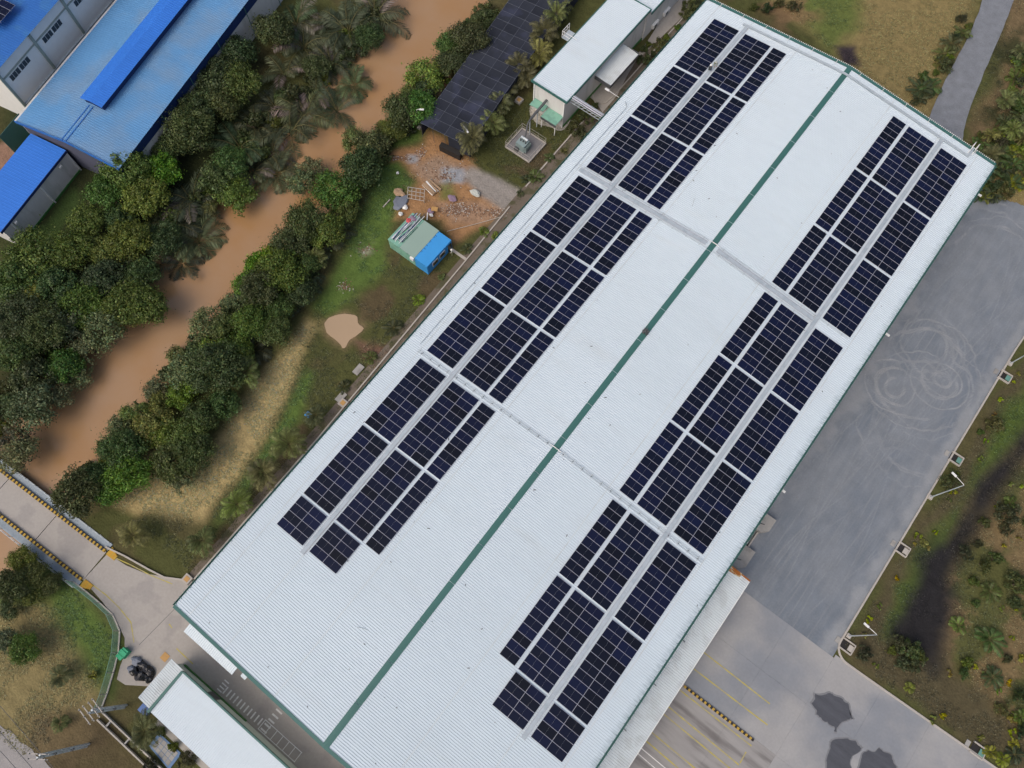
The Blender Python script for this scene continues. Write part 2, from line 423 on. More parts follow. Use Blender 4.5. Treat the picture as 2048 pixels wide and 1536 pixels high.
zone(S2([(1470,-60),(1620,-60),(1640,40),(1560,60)]), (0.20,0.12,0.068), 2, 5, w_=0.6, cover=blot)
zone(S2([(1672,92),(1712,90),(1722,130),(1690,125)]), (0.040,0.032,0.036), 0.7, 1.6)
zone(S2([(2010,-60),(2200,-60),(2200,500),(2048,420),(1955,375),(1930,290),(1945,240),(2000,120)]), (0.135,0.098,0.052), 1.5, 4)
zone(S2([(1950,100),(2200,0),(2200,440),(2010,400),(1960,280)]), DARK, 2, 5, cover=blot, w_=0.85)
zone(S2([(1990,340),(2048,350),(2100,430),(2048,418),(1970,378)]), TAWNY, 1.2, 3)
zone(S2([(2090,640),(1920,930),(1690,1300),(1745,1350),(1960,1490),(2300,1700),(2300,500)]), (0.074,0.062,0.034), 1, 3)
zone(S2([(2090,700),(1940,950),(1800,1180),(1770,1270),(1830,1270),(1960,960),(2090,830)]), (0.066,0.094,0.022), 1.3, 3.4)
zone(S2([(2200,850),(2060,900),(1965,1050),(1905,1150),(1885,1290),(1925,1350),(2048,1480),(2200,1600)]), (0.150,0.110,0.055), 1.5, 4)
zone(S2([(2200,850),(2060,900),(1965,1050),(1905,1150),(1885,1290),(1925,1350),(2048,1480),(2200,1600)]), (0.062,0.076,0.024), 1.5, 4, cover=blot, w_=0.8)
zone(S2([(2090,800),(2025,900),(1960,960),(1900,1060),(1850,1120),(1830,1195),(1785,1270),(1840,1300),(1872,1352),(1892,1280),(1902,1150),(1965,1050),(2015,965),(2090,880)]), MARSH, 1.8, 3.4)
zone(S2([(-40,1190),(90,1180),(165,1300),(200,1380),(170,1480),(70,1500),(-40,1440)]), (0.190,0.155,0.072), 2, 4)
zone(S2([(-40,1100),(60,1080),(140,1160),(250,1290),(225,1400),(170,1330),(90,1190),(-40,1230)]), LUSH, 1.6, 3.4, w_=0.9)
zone(S2([(60,1430),(200,1420),(330,1560),(80,1560)]), SOIL, 2, 4, w_=0.7)
zone(S2([(-60,300),(60,270),(70,300),(-20,420),(-60,420)]), (0.22,0.135,0.095), 0.8, 1.5)
zone(S2([(30,470),(90,450),(150,360),(165,400),(100,480)]), (0.040,0.066,0.020), 0.8, 1.5)
k = (1 - sstep(6.5, 9.0, cdist))[..., None]
Cc = Cc * (1 - k) + np.array(BANK) * k
# bumps everywhere except under built-up and paved ground
flat = np.minimum.reduce([poly_sd(X, Y, p) for p in ([(-31,-66),(46,-66),(46,62),(-31,62)], [(-46,-62),(-46,-100),(80,-100),(80,-17),(20,-17)], [(-40,24),(-24,24),(-24,75),(-40,75)])])
rough = sstep(0.0, 2.5, flat)
Z = Z - 0.012 - rough * (0.25 * (1 - nz2) * 0.5 + 0.10 * (1 - nz1))
marsh = poly_sd(X, Y, S2([(2060,850),(1960,975),(1880,1100),(1850,1200),(1820,1270),(1865,1320),(1885,1240),(1935,1080),(2060,890)]))
Z = Z - 0.5 * (1 - sstep(-2.0, 1.5, marsh))
MT['ground'] = mat('ground_cover', (1, 1, 1), 0.95, 0.1, 0.34, 0.9, bump=0.12, bscale=3.0, attr='gc', fine=5.0)
Cc = Cc * 1.12
gr = link('ground', grid_mesh('ground', X, Y, Z, MT['ground'], {'gc': Cc}))
tag(gr, kind='structure')
def ground_z(x, y):
    i = int(np.clip(np.searchsorted(xs, x), 0, len(xs) - 1)); j = int(np.clip(np.searchsorted(ys, y), 0, len(ys) - 1))
    return float(Z[j, i])

# water of the creek: a strip following the bed, the banks cut its shoreline
def ribbon(pts, hw, z, step=4.0):
    P = [Vector((p[0], p[1], 0)) for p in pts]
    a, b_ = [], []
    for i, p in enumerate(P):
        d = (P[min(i + 1, len(P) - 1)] - P[max(i - 1, 0)]).normalized()
        n = Vector((-d.y, d.x, 0)) * hw
        a.append((p + n)[:2] + (z,)); b_.append((p - n)[:2] + (z,))
    return a, b_
a_, b_ = ribbon(CREEK, 10.4, -0.9)
mb = MB()
for i in range(len(a_) - 1): mb.quad(b_[i], b_[i + 1], a_[i + 1], a_[i])
tag(mb.build('creek_water', MT['water']), kind='structure')

# ------------------------------------------------------------------ paved ground
def blob(poly, sub=6, jit=0.35, seed=1):
    rr = random.Random(seed); out = []
    n = len(poly)
    for i in range(n):
        p0, p1, p2, p3 = (poly[(i + k - 1) % n] for k in range(4))
        for k in range(sub):
            t_ = k / sub
            q = [0.5 * ((2 * p1[c]) + (-p0[c] + p2[c]) * t_ + (2*p0[c] - 5*p1[c] + 4*p2[c] - p3[c]) * t_*t_ + (-p0[c] + 3*p1[c] - 3*p2[c] + p3[c]) * t_**3) for c in (0, 1)]
            out.append((q[0] + rr.uniform(-jit, jit), q[1] + rr.uniform(-jit, jit)))
    return out
def sheet(name, poly, z, m_, kind='structure', thick=0.06):
    o = MB().prism(poly, z - thick, z, 0).build(name, m_)
    return tag(o, kind=kind)

# asphalt yard with tyre dust laid down as real wear
YX0, YX1, YY0, YY1 = 25.0, 44.6, -19.6, 66.0
yx, yy = np.meshgrid(np.arange(YX0, YX1 + 4, 0.14), np.arange(YY0, YY1, 0.14))
dust = 0.16 * sstep(0.40, 0.66, fbm(yx, yy * 0.6, 0.16, off=3.0))
dust += 0.30 * np.clip(fbm(yx, yy * 0.10, 2.6, 4, off=13.0) - 0.38, 0, 1)
rr = random.Random(5)
def ring(px_, r_, a0, a1, wgt, w_=0.11):
    global dust
    cx, cy = S(*px_)[:2]
    wob = 0.55 * (fbm(yx, yy, 0.16, off=r_ * 7) - 0.5) * r_
    d = np.hypot((yx - cx) * (1 + 0.12 * math.sin(r_ * 5)), (yy - cy) * (1 - 0.10 * math.cos(r_ * 3))) + wob; an = np.degrees(np.arctan2(yy - cy, yx - cx)) % 360
    sel = ((an - a0) % 360) < ((a1 - a0) % 360 or 360)
    fade = np.clip(np.minimum((an - a0) % 360, (a1 - an) % 360) / 25.0, 0, 1) if (a1 - a0) % 360 else 1.0
    for o_ in (0.0, 0.24, 1.7):
        dust = np.where(sel, np.maximum(dust, 0.9 * wgt * np.exp(-((d - r_ - o_) / w_) ** 2) * (0.35 + 1.3 * fbm(yx, yy, 0.7, 3, off=r_)) * fade), dust)
for c_, r_, a0, a1, g_ in (((1862,690),2.6,250,190,.5),((1855,705),4.2,300,120,.45),((1828,778),5.4,40,350,.5),((1838,762),7.4,200,100,.5),((1790,776),1.5,100,60,.6),
                           ((1795,772),3.0,90,330,.8),((1884,760),1.1,0,0,.7),((1880,765),2.4,150,60,.6),((1850,735),6.4,20,260,.55),((1905,690),7.0,140,290,.5),
                           ((1835,860),6.0,180,30,.45),((1985,520),6.5,40,210,.6),((1975,515),8.6,60,190,.45),((1800,960),5.0,30,190,.35),((1870,640),9.0,190,320,.4)):
    ring(c_, r_, a0, a1, g_)
for k in range(190):
    x0 = rr.uniform(27, 44); y0 = rr.uniform(-24, 50); ln = rr.uniform(8, 30); cv = rr.uniform(-0.012, 0.012); sl_ = rr.gauss(0.02, 0.09)
    xx = x0 + sl_ * (yy - y0) + cv * (yy - y0) ** 2
    on = sstep(0, 4, yy - y0) * (1 - sstep(ln - 4, ln, yy - y0))
    dust = np.maximum(dust, rr.uniform(0.12, 0.38) * on * np.exp(-((yx - xx) / 0.09) ** 2))
xe = 27.5 + 0.6 * np.sin(yy * 0.11)
dust = np.maximum(dust, 0.55 * (1 - sstep(0.5, 3.4, np.abs(yx - xe) + (fbm(yx, yy, 0.4) - 0.5) * 4)))
dust = np.maximum(dust, 0.5 * (1 - sstep(0.0, 1.6, np.abs(yx - 44.0) + (fbm(yx, yy, 0.5, off=8.) - 0.5) * 2.2)))
dust = np.clip(dust, 0, 1)
d3 = dust[..., None]
edgep = [(24.5,-19.7),(45.0,-19.7),(45.0,40.0),(47.5,48.0)] + S2([(2058,418),(2030,405),(2000,397),(1975,385),(1958,372)]) + [(24.5,66)]
moss = (1 - sstep(0.2, 1.8, yx - 26.2 + (fbm(yx, yy, 0.35, off=2.) - 0.5) * 3))[..., None]
yc = np.array((0.158, 0.182, 0.212)) * (1 - d3) + np.array((0.330, 0.335, 0.335)) * d3
yc = yc * (1 - 0.6 * moss) + np.array((0.085, 0.085, 0.045)) * 0.6 * moss
keep = poly_sd(yx, yy, edgep) < 0.05 + (fbm(yx, yy, 0.8, off=3.) - 0.5) * 0.8 * (yy > 44)
MT['asphalt'] = mat('dusty_asphalt', (1, 1, 1), 0.9, 0.15, 0.15, 0.45, attr='gc', bump=0.008, bscale=25)
tag(link('asphalt_yard', grid_mesh('asphalt_yard', yx, yy, np.full(yx.shape, 0.02), MT['asphalt'], {'gc': yc}, keep)), kind='structure')

# concrete apron south of the asphalt, in cast bays with recessed joints
MT['apron'] = mat('yard_concrete', (0.325, 0.322, 0.318), 0.88, 0.15, 0.10, 0.25, col2=(0.225, 0.24, 0.262), s2=0.07, m2=(0.44, 0.62), bump=0.006, bscale=20, fine=12)
apron = thing('concrete_apron', (40, -36, 0), None, None); tag(apron, kind='structure')
ax_, ay_ = [24.5, 31.2, 38.2, 45.2, 52.2, 59.2, 66.2, 73.2, 80.0], [-19.33, -26.5, -34.2, -42.0, -50.0, -58.0, -66.0, -74.0]
MT['bay'] = mat('tyre_marked_concrete', (0.30, 0.29, 0.28), 0.85, 0.15, 0.12, 0.35, col2=(0.165, 0.155, 0.15), s2=0.55, m2=(0.48, 0.72), stretch=(0.22, 1.3, 1), fine=6)
for i in range(len(ax_) - 1):
    for j in range(len(ay_) - 1):
        t0 = [(-18.75 + 0.028 * (x_ - 48) if j == 0 and i > 2 else ay_[j] - 0.006) for x_ in (ax_[i], ax_[i + 1])]
        MB().prism([(ax_[i] + 0.006, ay_[j + 1] + 0.006), (ax_[i + 1] - 0.006, ay_[j + 1] + 0.006), (ax_[i + 1] - 0.006, t0[1]), (ax_[i] + 0.006, t0[0])], -0.1, 0.045).build('slab', MT['bay'] if (j >= 2 and i < 3) else MT['apron'], apron)
# service road between the sheds, the bridge ramp and the office
MT['road'] = mat('road_concrete', (0.37, 0.345, 0.315), 0.9, 0.12, 0.12, 0.25, col2=(0.31, 0.29, 0.27), s2=0.25, bump=0.006, bscale=20, fine=12)
rd = sheet('service_road', [(-41.2,-68.75),(-38,-68.3),(-35,-67.4),(-32.5,-66.0),(-30.6,-64.9),(-29.1,-64.2),(-20,-64.2),(24.4,-64.2),(24.4,-80),(-20.4,-80),(-20.4,-72.6),(-24.2,-77.2),(-26.8,-79.0),(-28.2,-79.2),(-29.0,-77.9),(-29.7,-76.4),(-31.2,-75.0),(-33.5,-74.2),(-37,-73.6),(-41.2,-73.2)], 0.05, MT['road'])
# concrete apron and drain along the creek-side wall
sheet('drain_apron', [(-30.4,-64.1),(-25.0,-64.1),(-25.0,58),(-31.4,58),(-31.4,0)], 0.03, mat('damp_drain_concrete', (0.15, 0.125, 0.10), 0.9, 0.1, 0.2, 0.6, col2=(0.09, 0.085, 0.05), s2=0.5))
# paving between packing hall and the warehouse
sheet('service_lane', S2([(1192,205),(1166,182),(1240,120),(1256,135),(1300,75),(1345,0),(1380,-60),(1440,-60),(1400,0),(1270,125),(1255,150),(1235,190),(1205,225)]), 0.04, MT['road'])
# gravel road beyond the far gable, and the lane at the lower left
sheet('gravel_road', blob(S2([(2018,-110),(2036,-40),(2020,20),(1996,80),(1962,160),(1932,240),(1922,290),(1905,330),(1840,330),(1850,262),(1868,210),(1898,146),(1932,82),(1962,10),(1972,-60),(1978,-110)]), 5, 0.08, 3), 0.03,
      mat('bluish_gravel', (0.195, 0.208, 0.228), 0.95, 0.1, 0.26, 0.7, bump=0.05, bscale=9, fine=7))
sheet('lane', blob(S2([(-60,1400),(0,1448),(50,1490),(110,1540),(180,1620),(60,1680),(0,1560),(-60,1520)]), 5, 0.2, 4), 0.03, mat('lane_gravel', (0.30, 0.285, 0.275), 0.95, 0.1, 0.16, 0.6, bump=0.03, bscale=9))
# puddle on the lawn, and wet patches on the apron
o = MB().prism(blob(S2([(652,640),(678,628),(710,630),(716,645),(727,657),(712,672),(698,680),(688,697),(676,684),(655,668),(650,655)]), 3, 0.08, 2), -0.3, -0.04).build('puddle', MT['puddle'])
tag(o, kind='structure')
for sd_, pl in ((1, [(1632,1392),(1662,1388),(1690,1400),(1700,1425),(1703,1438),(1684,1445),(1672,1462),(1660,1448),(1640,1436),(1628,1415)]),
                (2, [(1665,1480),(1700,1478),(1722,1495),(1705,1512),(1700,1545),(1655,1545),(1657,1500)]),
                (3, [(1728,1508),(1760,1500),(1782,1512),(1786,1545),(1718,1545)])):
    c_ = S2(pl, 0.05); mx_, my_ = sum(q[0] for q in c_) / len(c_), sum(q[1] for q in c_) / len(c_)
    sheet('damp_margin', blob(blob([(mx_ + (q[0] - mx_) * 1.10, my_ + (q[1] - my_) * 1.10) for q in c_], 3, 0.2, sd_), 3, 0.07, sd_), 0.0472, mat('damp_concrete', (0.19, 0.195, 0.205), 0.8, 0.2, 0.15, 0.6), thick=0.004)
    sheet('wet_patch', blob(blob(S2(pl, 0.05), 3, 0.22, sd_), 3, 0.07, sd_), 0.0492, MT['stain'], thick=0.004)
# ------------------------------------------------------------------ the warehouse
SLP = 0.0856; TS = math.tan(SLP)
WX0, WX1, WY0, WY1, RZ = -25.55, 26.15, -66.1, 54.7, 11.86
def rz_at(x): return RZ - TS * abs(x)
wh = thing('warehouse', (0.3, -5.7, 0), 'huge white warehouse with green ridge and a roof full of solar panels', 'warehouse')
e0, e1 = rz_at(WX0), rz_at(WX1)
mb = MB()
ix0, ix1, iy0, iy1 = WX0 + 0.5, WX1 - 0.5, WY0 + 0.4, WY1 - 0.5
ring_ = [(ix0, iy0, rz_at(ix0)), (0, iy0, RZ), (ix1, iy0, rz_at(ix1)), (ix1, iy1, rz_at(ix1)), (0, iy1, RZ), (ix0, iy1, rz_at(ix0))]
for i in range(6):
    a, b_ = ring_[i], ring_[(i + 1) % 6]
    mb.quad((a[0], a[1], -0.2), (b_[0], b_[1], -0.2), (b_[0], b_[1], b_[2] - 0.06), (a[0], a[1], a[2] - 0.06))
mb.build('wall', MT['wall'], wh)
# ribbed roof sheets: trapezoid ribs run from ridge to eave
def ribbed(x0, z0, x1, z1, ya, yb, pitch, rw, rh, axis='y'):
    mb = MB(); n = int(round((yb - ya) / pitch)); p = (yb - ya) / n
    prof = []
    for i in range(n):
        y = ya + i * p
        prof += [(y, 0), (y + p - 2.0 * rw, 0), (y + p - 1.5 * rw, rh), (y + p - 0.5 * rw, rh)]
    prof.append((yb, 0))
    f = (lambda x, y, z: (x, y, z)) if axis == 'y' else (lambda x, y, z: (y, x, z))
    vs = [f(x0, y, z0 + h) for y, h in prof] + [f(x1, y, z1 + h) for y, h in prof]
    m_ = len(prof)
    flip = (x1 > x0) if axis == 'y' else (x1 < x0)
    fs = [((i, i + m_, i + 1 + m_, i + 1) if flip else (i, i + 1, i + 1 + m_, i + m_)) for i in range(m_ - 1)]
    return mb.add(vs, fs)
ribbed(WX0, e0, 0, RZ, WY0, WY1, 0.30, 0.036, 0.055).build('roof_slope', MT['roof_main'], wh)
ribbed(0, RZ, WX1, e1, WY0, WY1, 0.30, 0.036, 0.055).build('roof_slope', MT['roof_main'], wh)
for s_ in (-1, 1):                                    # sheet laps, and litter blown onto the roof
    for x in (8.35, 16.9, 23.2):
        MB().box((s_ * x, (WY0 + WY1) / 2, rz_at(x) + 0.058), (0.10, WY1 - WY0 - 0.6, 0.008), mat=Matrix.Rotation(s_ * SLP, 4, 'Y')).build('sheet_lap', MT['roof_old'], wh)
lt = MB(); rr = random.Random(17)
for i in range(150):
    x, y, q = rr.uniform(WX0 + 0.5, WX1 - 0.5), rr.uniform(WY0 + 1, WY1 - 1), rr.uniform(0.05, 0.16)
    lt.box((x, y, rz_at(x) + 0.07), (q * rr.uniform(1, 2.4), q * 0.6, 0.02), rr.uniform(0, 3))
tag(lt.build('roof_litter', MT['darksteel'], wh), kind='stuff')
n_ = 21; ln = (WY1 - WY0) / n_
for i in range(n_):
    y0, y1 = WY0 + i * ln + 0.03, WY0 + (i + 1) * ln - 0.03
    c_ = MB()
    for s_ in (-1, 1):
        a = [(0, y0, RZ + 0.10), (s_ * 0.42, y0, RZ + 0.075 - 0.42 * TS), (s_ * 0.42, y1, RZ + 0.075 - 0.42 * TS), (0, y1, RZ + 0.10)]
        c_.quad(*(a if s_ > 0 else a[::-1]))
        b4 = [(s_ * 0.42, y0, RZ + 0.075 - 0.42 * TS), (s_ * 0.43, y0, RZ + 0.0 - 0.42 * TS), (s_ * 0.43, y1, RZ - 0.42 * TS), (s_ * 0.42, y1, RZ + 0.075 - 0.42 * TS)]
        c_.quad(*(b4 if s_ > 0 else b4[::-1]))
    c_.build('ridge_cap', MT['green'], wh)
for x, z, s_ in ((WX0, e0, -1), (WX1, e1, 1)):       # gutters
    g_ = MB()
    g_.span((x - 0.02 * s_, WY0, z - 0.26), (x + 0.24 * s_, WY1, z - 0.23))
    g_.span((x + 0.21 * s_, WY0, z - 0.23), (x + 0.24 * s_, WY1, z + 0.03))
    g_.build('gutter', MT['green'], wh)
    k_ = MB()
    for i in range(150):                              # gutter straps, too small to pick apart
        y = WY0 + 0.4 + i * (WY1 - WY0 - 0.8) / 149
        k_.box((x + 0.1 * s_, y, z + 0.045), (0.5, 0.05, 0.02))
    tag(k_.build('gutter_strap', MT['green'], wh), kind='stuff')
for y, wd, s_ in ((WY1, 0.55, 1), (WY0, 0.42, -1)):   # barge boards over the gables
    for sx, xe in ((-1, WX0), (1, WX1)):
        a = MB()
        za, zb = RZ + 0.09, rz_at(xe) + 0.09
        ys_ = sorted((y - s_ * wd * 0.55, y + s_ * wd * 0.45))
        p = [(0, ys_[0], za), (xe, ys_[0], zb), (xe, ys_[1], zb), (0, ys_[1], za)]
        a.quad(*(p if sx > 0 else p[::-1]))
        yo = y + s_ * wd * 0.45
        q = [(0, yo, za), (xe, yo, zb), (xe, yo, zb - 0.5), (0, yo, za - 0.5)]
        a.quad(*(q if sx * s_ > 0 else q[::-1]))
        a.build('barge_board', MT['green'], wh)
for i in range(12):
    x = -23.0 + 4.15 * i
    MB().bar((x, WY1 - 0.75, rz_at(x) + 0.14), (x, WY1 + 0.3, rz_at(x) + 0.14), 0.06, 0.05).build('bracket', MT['white'], wh)
k_ = MB()
for i in range(170):
    x = WX0 + 0.3 + i * 0.302
    k_.box((x, WY1 + 0.27, rz_at(x) + 0.12), (0.13, 0.10, 0.09))
tag(k_.build('bolt', MT['white'], wh), kind='stuff')
for u, v in ((1771, 667), (1562, 979), (1955, 388), (1217, 181)):  # lamps on arms under the eaves
    p = S(u, v, 8.4); sx = 1 if p[0] > 0 else -1
    l_ = MB().bar((sx * 25.6, p[1], 8.3), (p[0], p[1], 8.4), 0.06, 0.06)
    l_.box((p[0] + sx * 0.25, p[1], 8.42), (0.75, 0.3, 0.16))
    l_.build('wall_lamp', MT['white'], wh)
for y in (-60, -48, -36, -24, 0, 12, 24, 36, 48):
    MB().tube([(25.72, y, 0.1), (25.72, y, 9.3)], 0.08).build('downpipe', MT['green'], wh)
# canopy over the loading bays, rusty at its north end
cn = MB()
cy0, cy1 = -62.0, -19.1
ribbed(26.36, 6.0, 30.0, 5.5, cy0, cy1, 0.30, 0.05, 0.05).build('canopy', MT['roof_old'], wh)
MB().bar((26.4, cy1 + 0.02, 6.02), (30.0, cy1 + 0.02, 5.54), 0.22, 0.07).build('canopy_flashing', MT['rust'], wh)
MB().bar((26.4, cy1 - 0.55, 6.07), (28.6, cy1 - 0.2, 5.76), 0.5, 0.006).build('rust_streak', MT['rust'], wh)
MB().bar((29.98, cy0, 5.46), (29.98, cy1, 5.46), 0.10, 0.16).build('canopy_edge', MT['white'], wh)
for y in (-30.5, -37.0, -43.5): MB().bar((26.5, y, 6.03), (27.4, y - 0.15, 5.95), 0.08, 0.06).build('canopy_stay', MT['darksteel'], wh)
for y in range(-60, -18, 6): MB().bar((26.0, y, 4.9), (29.9, y, 5.42), 0.12, 0.2).build('canopy_beam', MT['green'], wh)
# small canopy over the door in the near gable
ribbed(-68.75, 4.0, -66.15, 4.35, -24.3, -15.7, 0.3, 0.05, 0.05, 'x').build('canopy', MT['roof'], wh)
MB().span((-14.9, -68.3, 3.4), (-14.1, -67.0, 3.5)).build('canopy', MT['roof'], wh)

# ------------------------------------------------------------------ solar arrays
PW, PL, RP, CP = 1.134, 2.278, 1.154, 2.298
pm = MB(); hx, hy, tz, fr = PL / 2, PW / 2, 0.035, 0.016
pm.box((0, 0, tz / 2 - 0.004), (PL, PW, tz - 0.008), mi=0)
for s_ in (-1, 1):
    pm.span((-hx, s_ * hy, tz - 0.008), (hx, s_ * (hy - fr), tz), mi=0)
    pm.span((s_ * hx, -hy + fr, tz - 0.008), (s_ * (hx - fr), hy - fr, tz), mi=0)
    pm.span((s_ * 0.004, -hy + fr + 0.004, tz - 0.007), (s_ * (hx - fr - 0.004), hy - fr - 0.004, tz - 0.004), mi=1)
panel_me = pm.mesh('solar_panel', [MT['alu'], MT['cell']])
rail_me = MB().box((0, 0, 0), (0.05, 1, 0.06)).mesh('rail', MT['alu'])
DAT = {'L': ((('A', 17.8386, 2), ('B', 12.107, 2), ('C', 9.3427, 1)), (51.476, 14.231, -22.545)),
       'R': ((('A', 18.1801, 2), ('B', 12.4546, 2), ('C', 9.6665, 1)), (51.544, 14.269, -22.553))}
GAP = 0.3982
SIDE = {'L': 'creek-side slope', 'R': 'yard-side slope'}
COLN = {'A': 'eave column', 'B': 'middle column', 'C': 'single-file ridge column'}
for sd_, (cols, secs) in DAT.items():
    sg = -1 if sd_ == 'L' else 1
    for cn_, s0, nc in cols:
        k = 0
        for si, ys_ in enumerate(secs):
            for sub in range(3):
                n = 4 if (si == 2 and sub == 2) else 10
                if n == 4 and cn_ == 'C': continue
                k += 1
                yt = ys_ - sub * (10 * RP - 0.02 + GAP)
                h = n * RP - 0.02; wd = nc * CP - 0.02
                sm, ym = s0 + wd / 2, yt - h / 2
                num = {20: 'twenty', 10: 'ten', 8: 'eight'}[n * nc]
                ar = thing('solar_array', (sg * sm * math.cos(SLP), ym, 12.0 - sm * math.sin(SLP)),
                           f'{num}-panel solar array, {COLN[cn_]} of the {SIDE[sd_]}, {ordw(k)} from the far gable',
                           'solar array', 'solar arrays on the warehouse roof', (0, sg * SLP, 0))
                for i in range(n):
                    for j in range(nc):
                        link('solar_panel', panel_me, ar, ((j - (nc - 1) / 2) * CP, h / 2 - PW / 2 - i * RP, 0))
                for j in range(nc):
                    for o_ in (-0.6, 0.6):
                        link('rail', rail_me, ar, ((j - (nc - 1) / 2) * CP + o_, 0, -0.04), scale=(1, h, 1))

# ------------------------------------------------------------------ walkways, trays and pipes on the roof
def on_roof(x, h=0.0): return RZ - TS * abs(x) + h
gm = MB().box((0, 0, 0), (0.46, 2.97, 0.03)).mesh('grating', MT['grating'])
for sg, s_, lab in ((-1, 17.26, 'long grey grating walkway between panel columns on the creek-side slope'), (1, 17.60, 'long grey grating walkway between panel columns on the yard-side slope')):
    x = sg * s_ * math.cos(SLP)
    wk = thing('roof_walkway', (x, 0.75, on_roof(x, 0.17)), lab, 'walkway', 'grating walkways on the roof', (0, sg * SLP, 0))
    for i in range(35): link('grating', gm, wk, (0, -51.0 + 3.0 * i - 0.0, 0))
    for o_ in (-0.255, 0.255):
        MB().box((o_, 0, 0.01), (0.04, 105, 0.05)).build('edge_rail', MT['alu'], wk, local=True)
for sg, xa, xb, lab in ((-1, -22.9, -0.9, 'crosswise grey roof walkway running from the ridge to the creek-side eave'), (1, 0.9, 17.2, 'crosswise grey roof walkway running from the ridge towards the yard-side walkway')):
    xm = (xa + xb) / 2; L_ = (xb - xa) / math.cos(SLP)
    wk = thing('roof_walkway', (xm, 15.25, on_roof(xm, 0.13)), lab, 'walkway', 'grating walkways on the roof', (0, sg * SLP, 0))
    nn = int(L_ / 2.0); pl = L_ / nn
    gm2 = MB().box((0, 0, 0), (pl - 0.03, 0.56, 0.03)).mesh('grating', MT['grating'])
    for i in range(nn): link('grating', gm2, wk, (-L_ / 2 + pl * (i + 0.5), 0, 0))
    for o_ in (-0.31, 0.31): MB().box((0, o_, 0.02), (L_, 0.04, 0.05)).build('edge_rail', MT['alu'], wk, local=True)
def pipe_run(name, lab, paths, r_, group=None, sup=2.4, mt='steel'):
    p0 = paths[0][0]
    t_ = thing(name, (p0[0], p0[1], on_roof(p0[0])), lab, 'pipe' if 'pipe' in name else 'cable tray', group)
    for pa in paths:
        pts = []
        for (x0, y0), (x1, y1) in zip(pa[:-1], pa[1:]):
            n = max(1, int(math.hypot(x1 - x0, y1 - y0) / 6))
            pts += [(x0 + (x1 - x0) * i / n, y0 + (y1 - y0) * i / n) for i in range(n)]
        pts.append(pa[-1])
        MB().tube([(x, y, on_roof(x, 0.14)) for x, y in pts], r_, 6).build('pipe', MT[mt], t_)
        (x0, y0), (x1, y1) = pa[0], pa[-1]
        n = int(math.hypot(x1 - x0, y1 - y0) / sup)
        if len(pa) == 2:
            for i in range(n + 1):
                f_ = (i + 0.5) / (n + 1); x, y = x0 + (x1 - x0) * f_, y0 + (y1 - y0) * f_
                dx, dy = (0.10, 0.42) if abs(x1 - x0) > abs(y1 - y0) else (0.3, 0.10)
                MB().box((x, y, on_roof(x, 0.085)), (dx, dy, 0.04)).build('support', MT['steel'], t_)
for sg, xa, lab in ((-1, 23.6, 'pair of thin washing pipes across the creek-side slope beside the crosswise walkway'), (1, 22.6, 'pair of thin washing pipes across the yard-side slope beside the crosswise walkway')):
    pipe_run('roof_pipe', lab, [[(sg * 0.5, 15.86), (sg * xa, 15.86)], [(sg * 0.5, 14.62), (sg * (xa - 5), 14.62)]], 0.035)
for sg, xa, lab in ((-1, 23.4, 'thin washing pipes without walkway crossing the creek-side slope nearer the bridge'), (1, 23.2, 'thin washing pipes without walkway crossing the yard-side slope nearer the loading canopy')):
    pipe_run('roof_pipe', lab, [[(sg * 0.5, -21.70), (sg * xa, -21.70)], [(sg * 0.5, -21.98), (sg * xa, -21.98)]], 0.03, sup=1.6)
for y, lab in ((15.86, 'white pipe hump over the ridge at the crosswise walkway'), (-21.8, 'white pipe hump over the ridge at the lower washing pipes')):
    o = MB().tube([(-0.8, y, RZ + 0.05), (-0.5, y, RZ + 0.2), (0.5, y, RZ + 0.2), (0.8, y, RZ + 0.05)], 0.06, 6).build('roof_pipe', MT['white']); tag(o, lab, 'pipe')
pipe_run('roof_pipe', 'long thin water pipe along the creek-side eave of the warehouse', [[(-23.75, 28.8), (-23.75, -21.0)], [(-23.75, 28.8), (-24.6, 29.6)]], 0.045, sup=3.0)
# cable tray along the far gable, ending at the roof ladder
tr_ = thing('cable_tray', (0, 53.05, RZ), 'grey cable tray running along the far green gable', 'cable tray')
for sx, xe in ((-1, -18.0), (1, 22.2)):
    MB().bar((0.0, 53.05, RZ + 0.16), (xe, 53.05, on_roof(xe, 0.16)), 0.32, 0.05).build('tray', MT['grating'], tr_)
    for o_ in (-0.17, 0.17): MB().bar((0.0, 53.05 + o_, RZ + 0.19), (xe, 53.05 + o_, on_roof(xe, 0.19)), 0.03, 0.09).build('tray_side', MT['grating'], tr_)
MB().bar((22.1, 53.25, on_roof(22.1, 0.16)), (22.1, 54.9, on_roof(22.1, 0.16)), 0.3, 0.05).build('tray', MT['grating'], tr_)
ld = thing('access_ladder', (22.1, 55.2, 0), 'pale steel roof ladder with handrails at the far corner of the warehouse', 'ladder')
for o_ in (-0.3, 0.3):
    MB().tube([(22.1 + o_, 55.25, 0), (22.1 + o_, 55.25, 11.0), (22.1 + o_, 54.5, 11.1), (22.1 + o_, 53.6, 10.1)], 0.05, 6).build('stringer', MT['white'], ld)
rm = MB().box((0, 0, 0), (0.6, 0.05, 0.05)).mesh('rung', MT['white'])
for i in range(33): link('rung', rm, ld, (0, 0.05, 0.3 + i * 0.3))
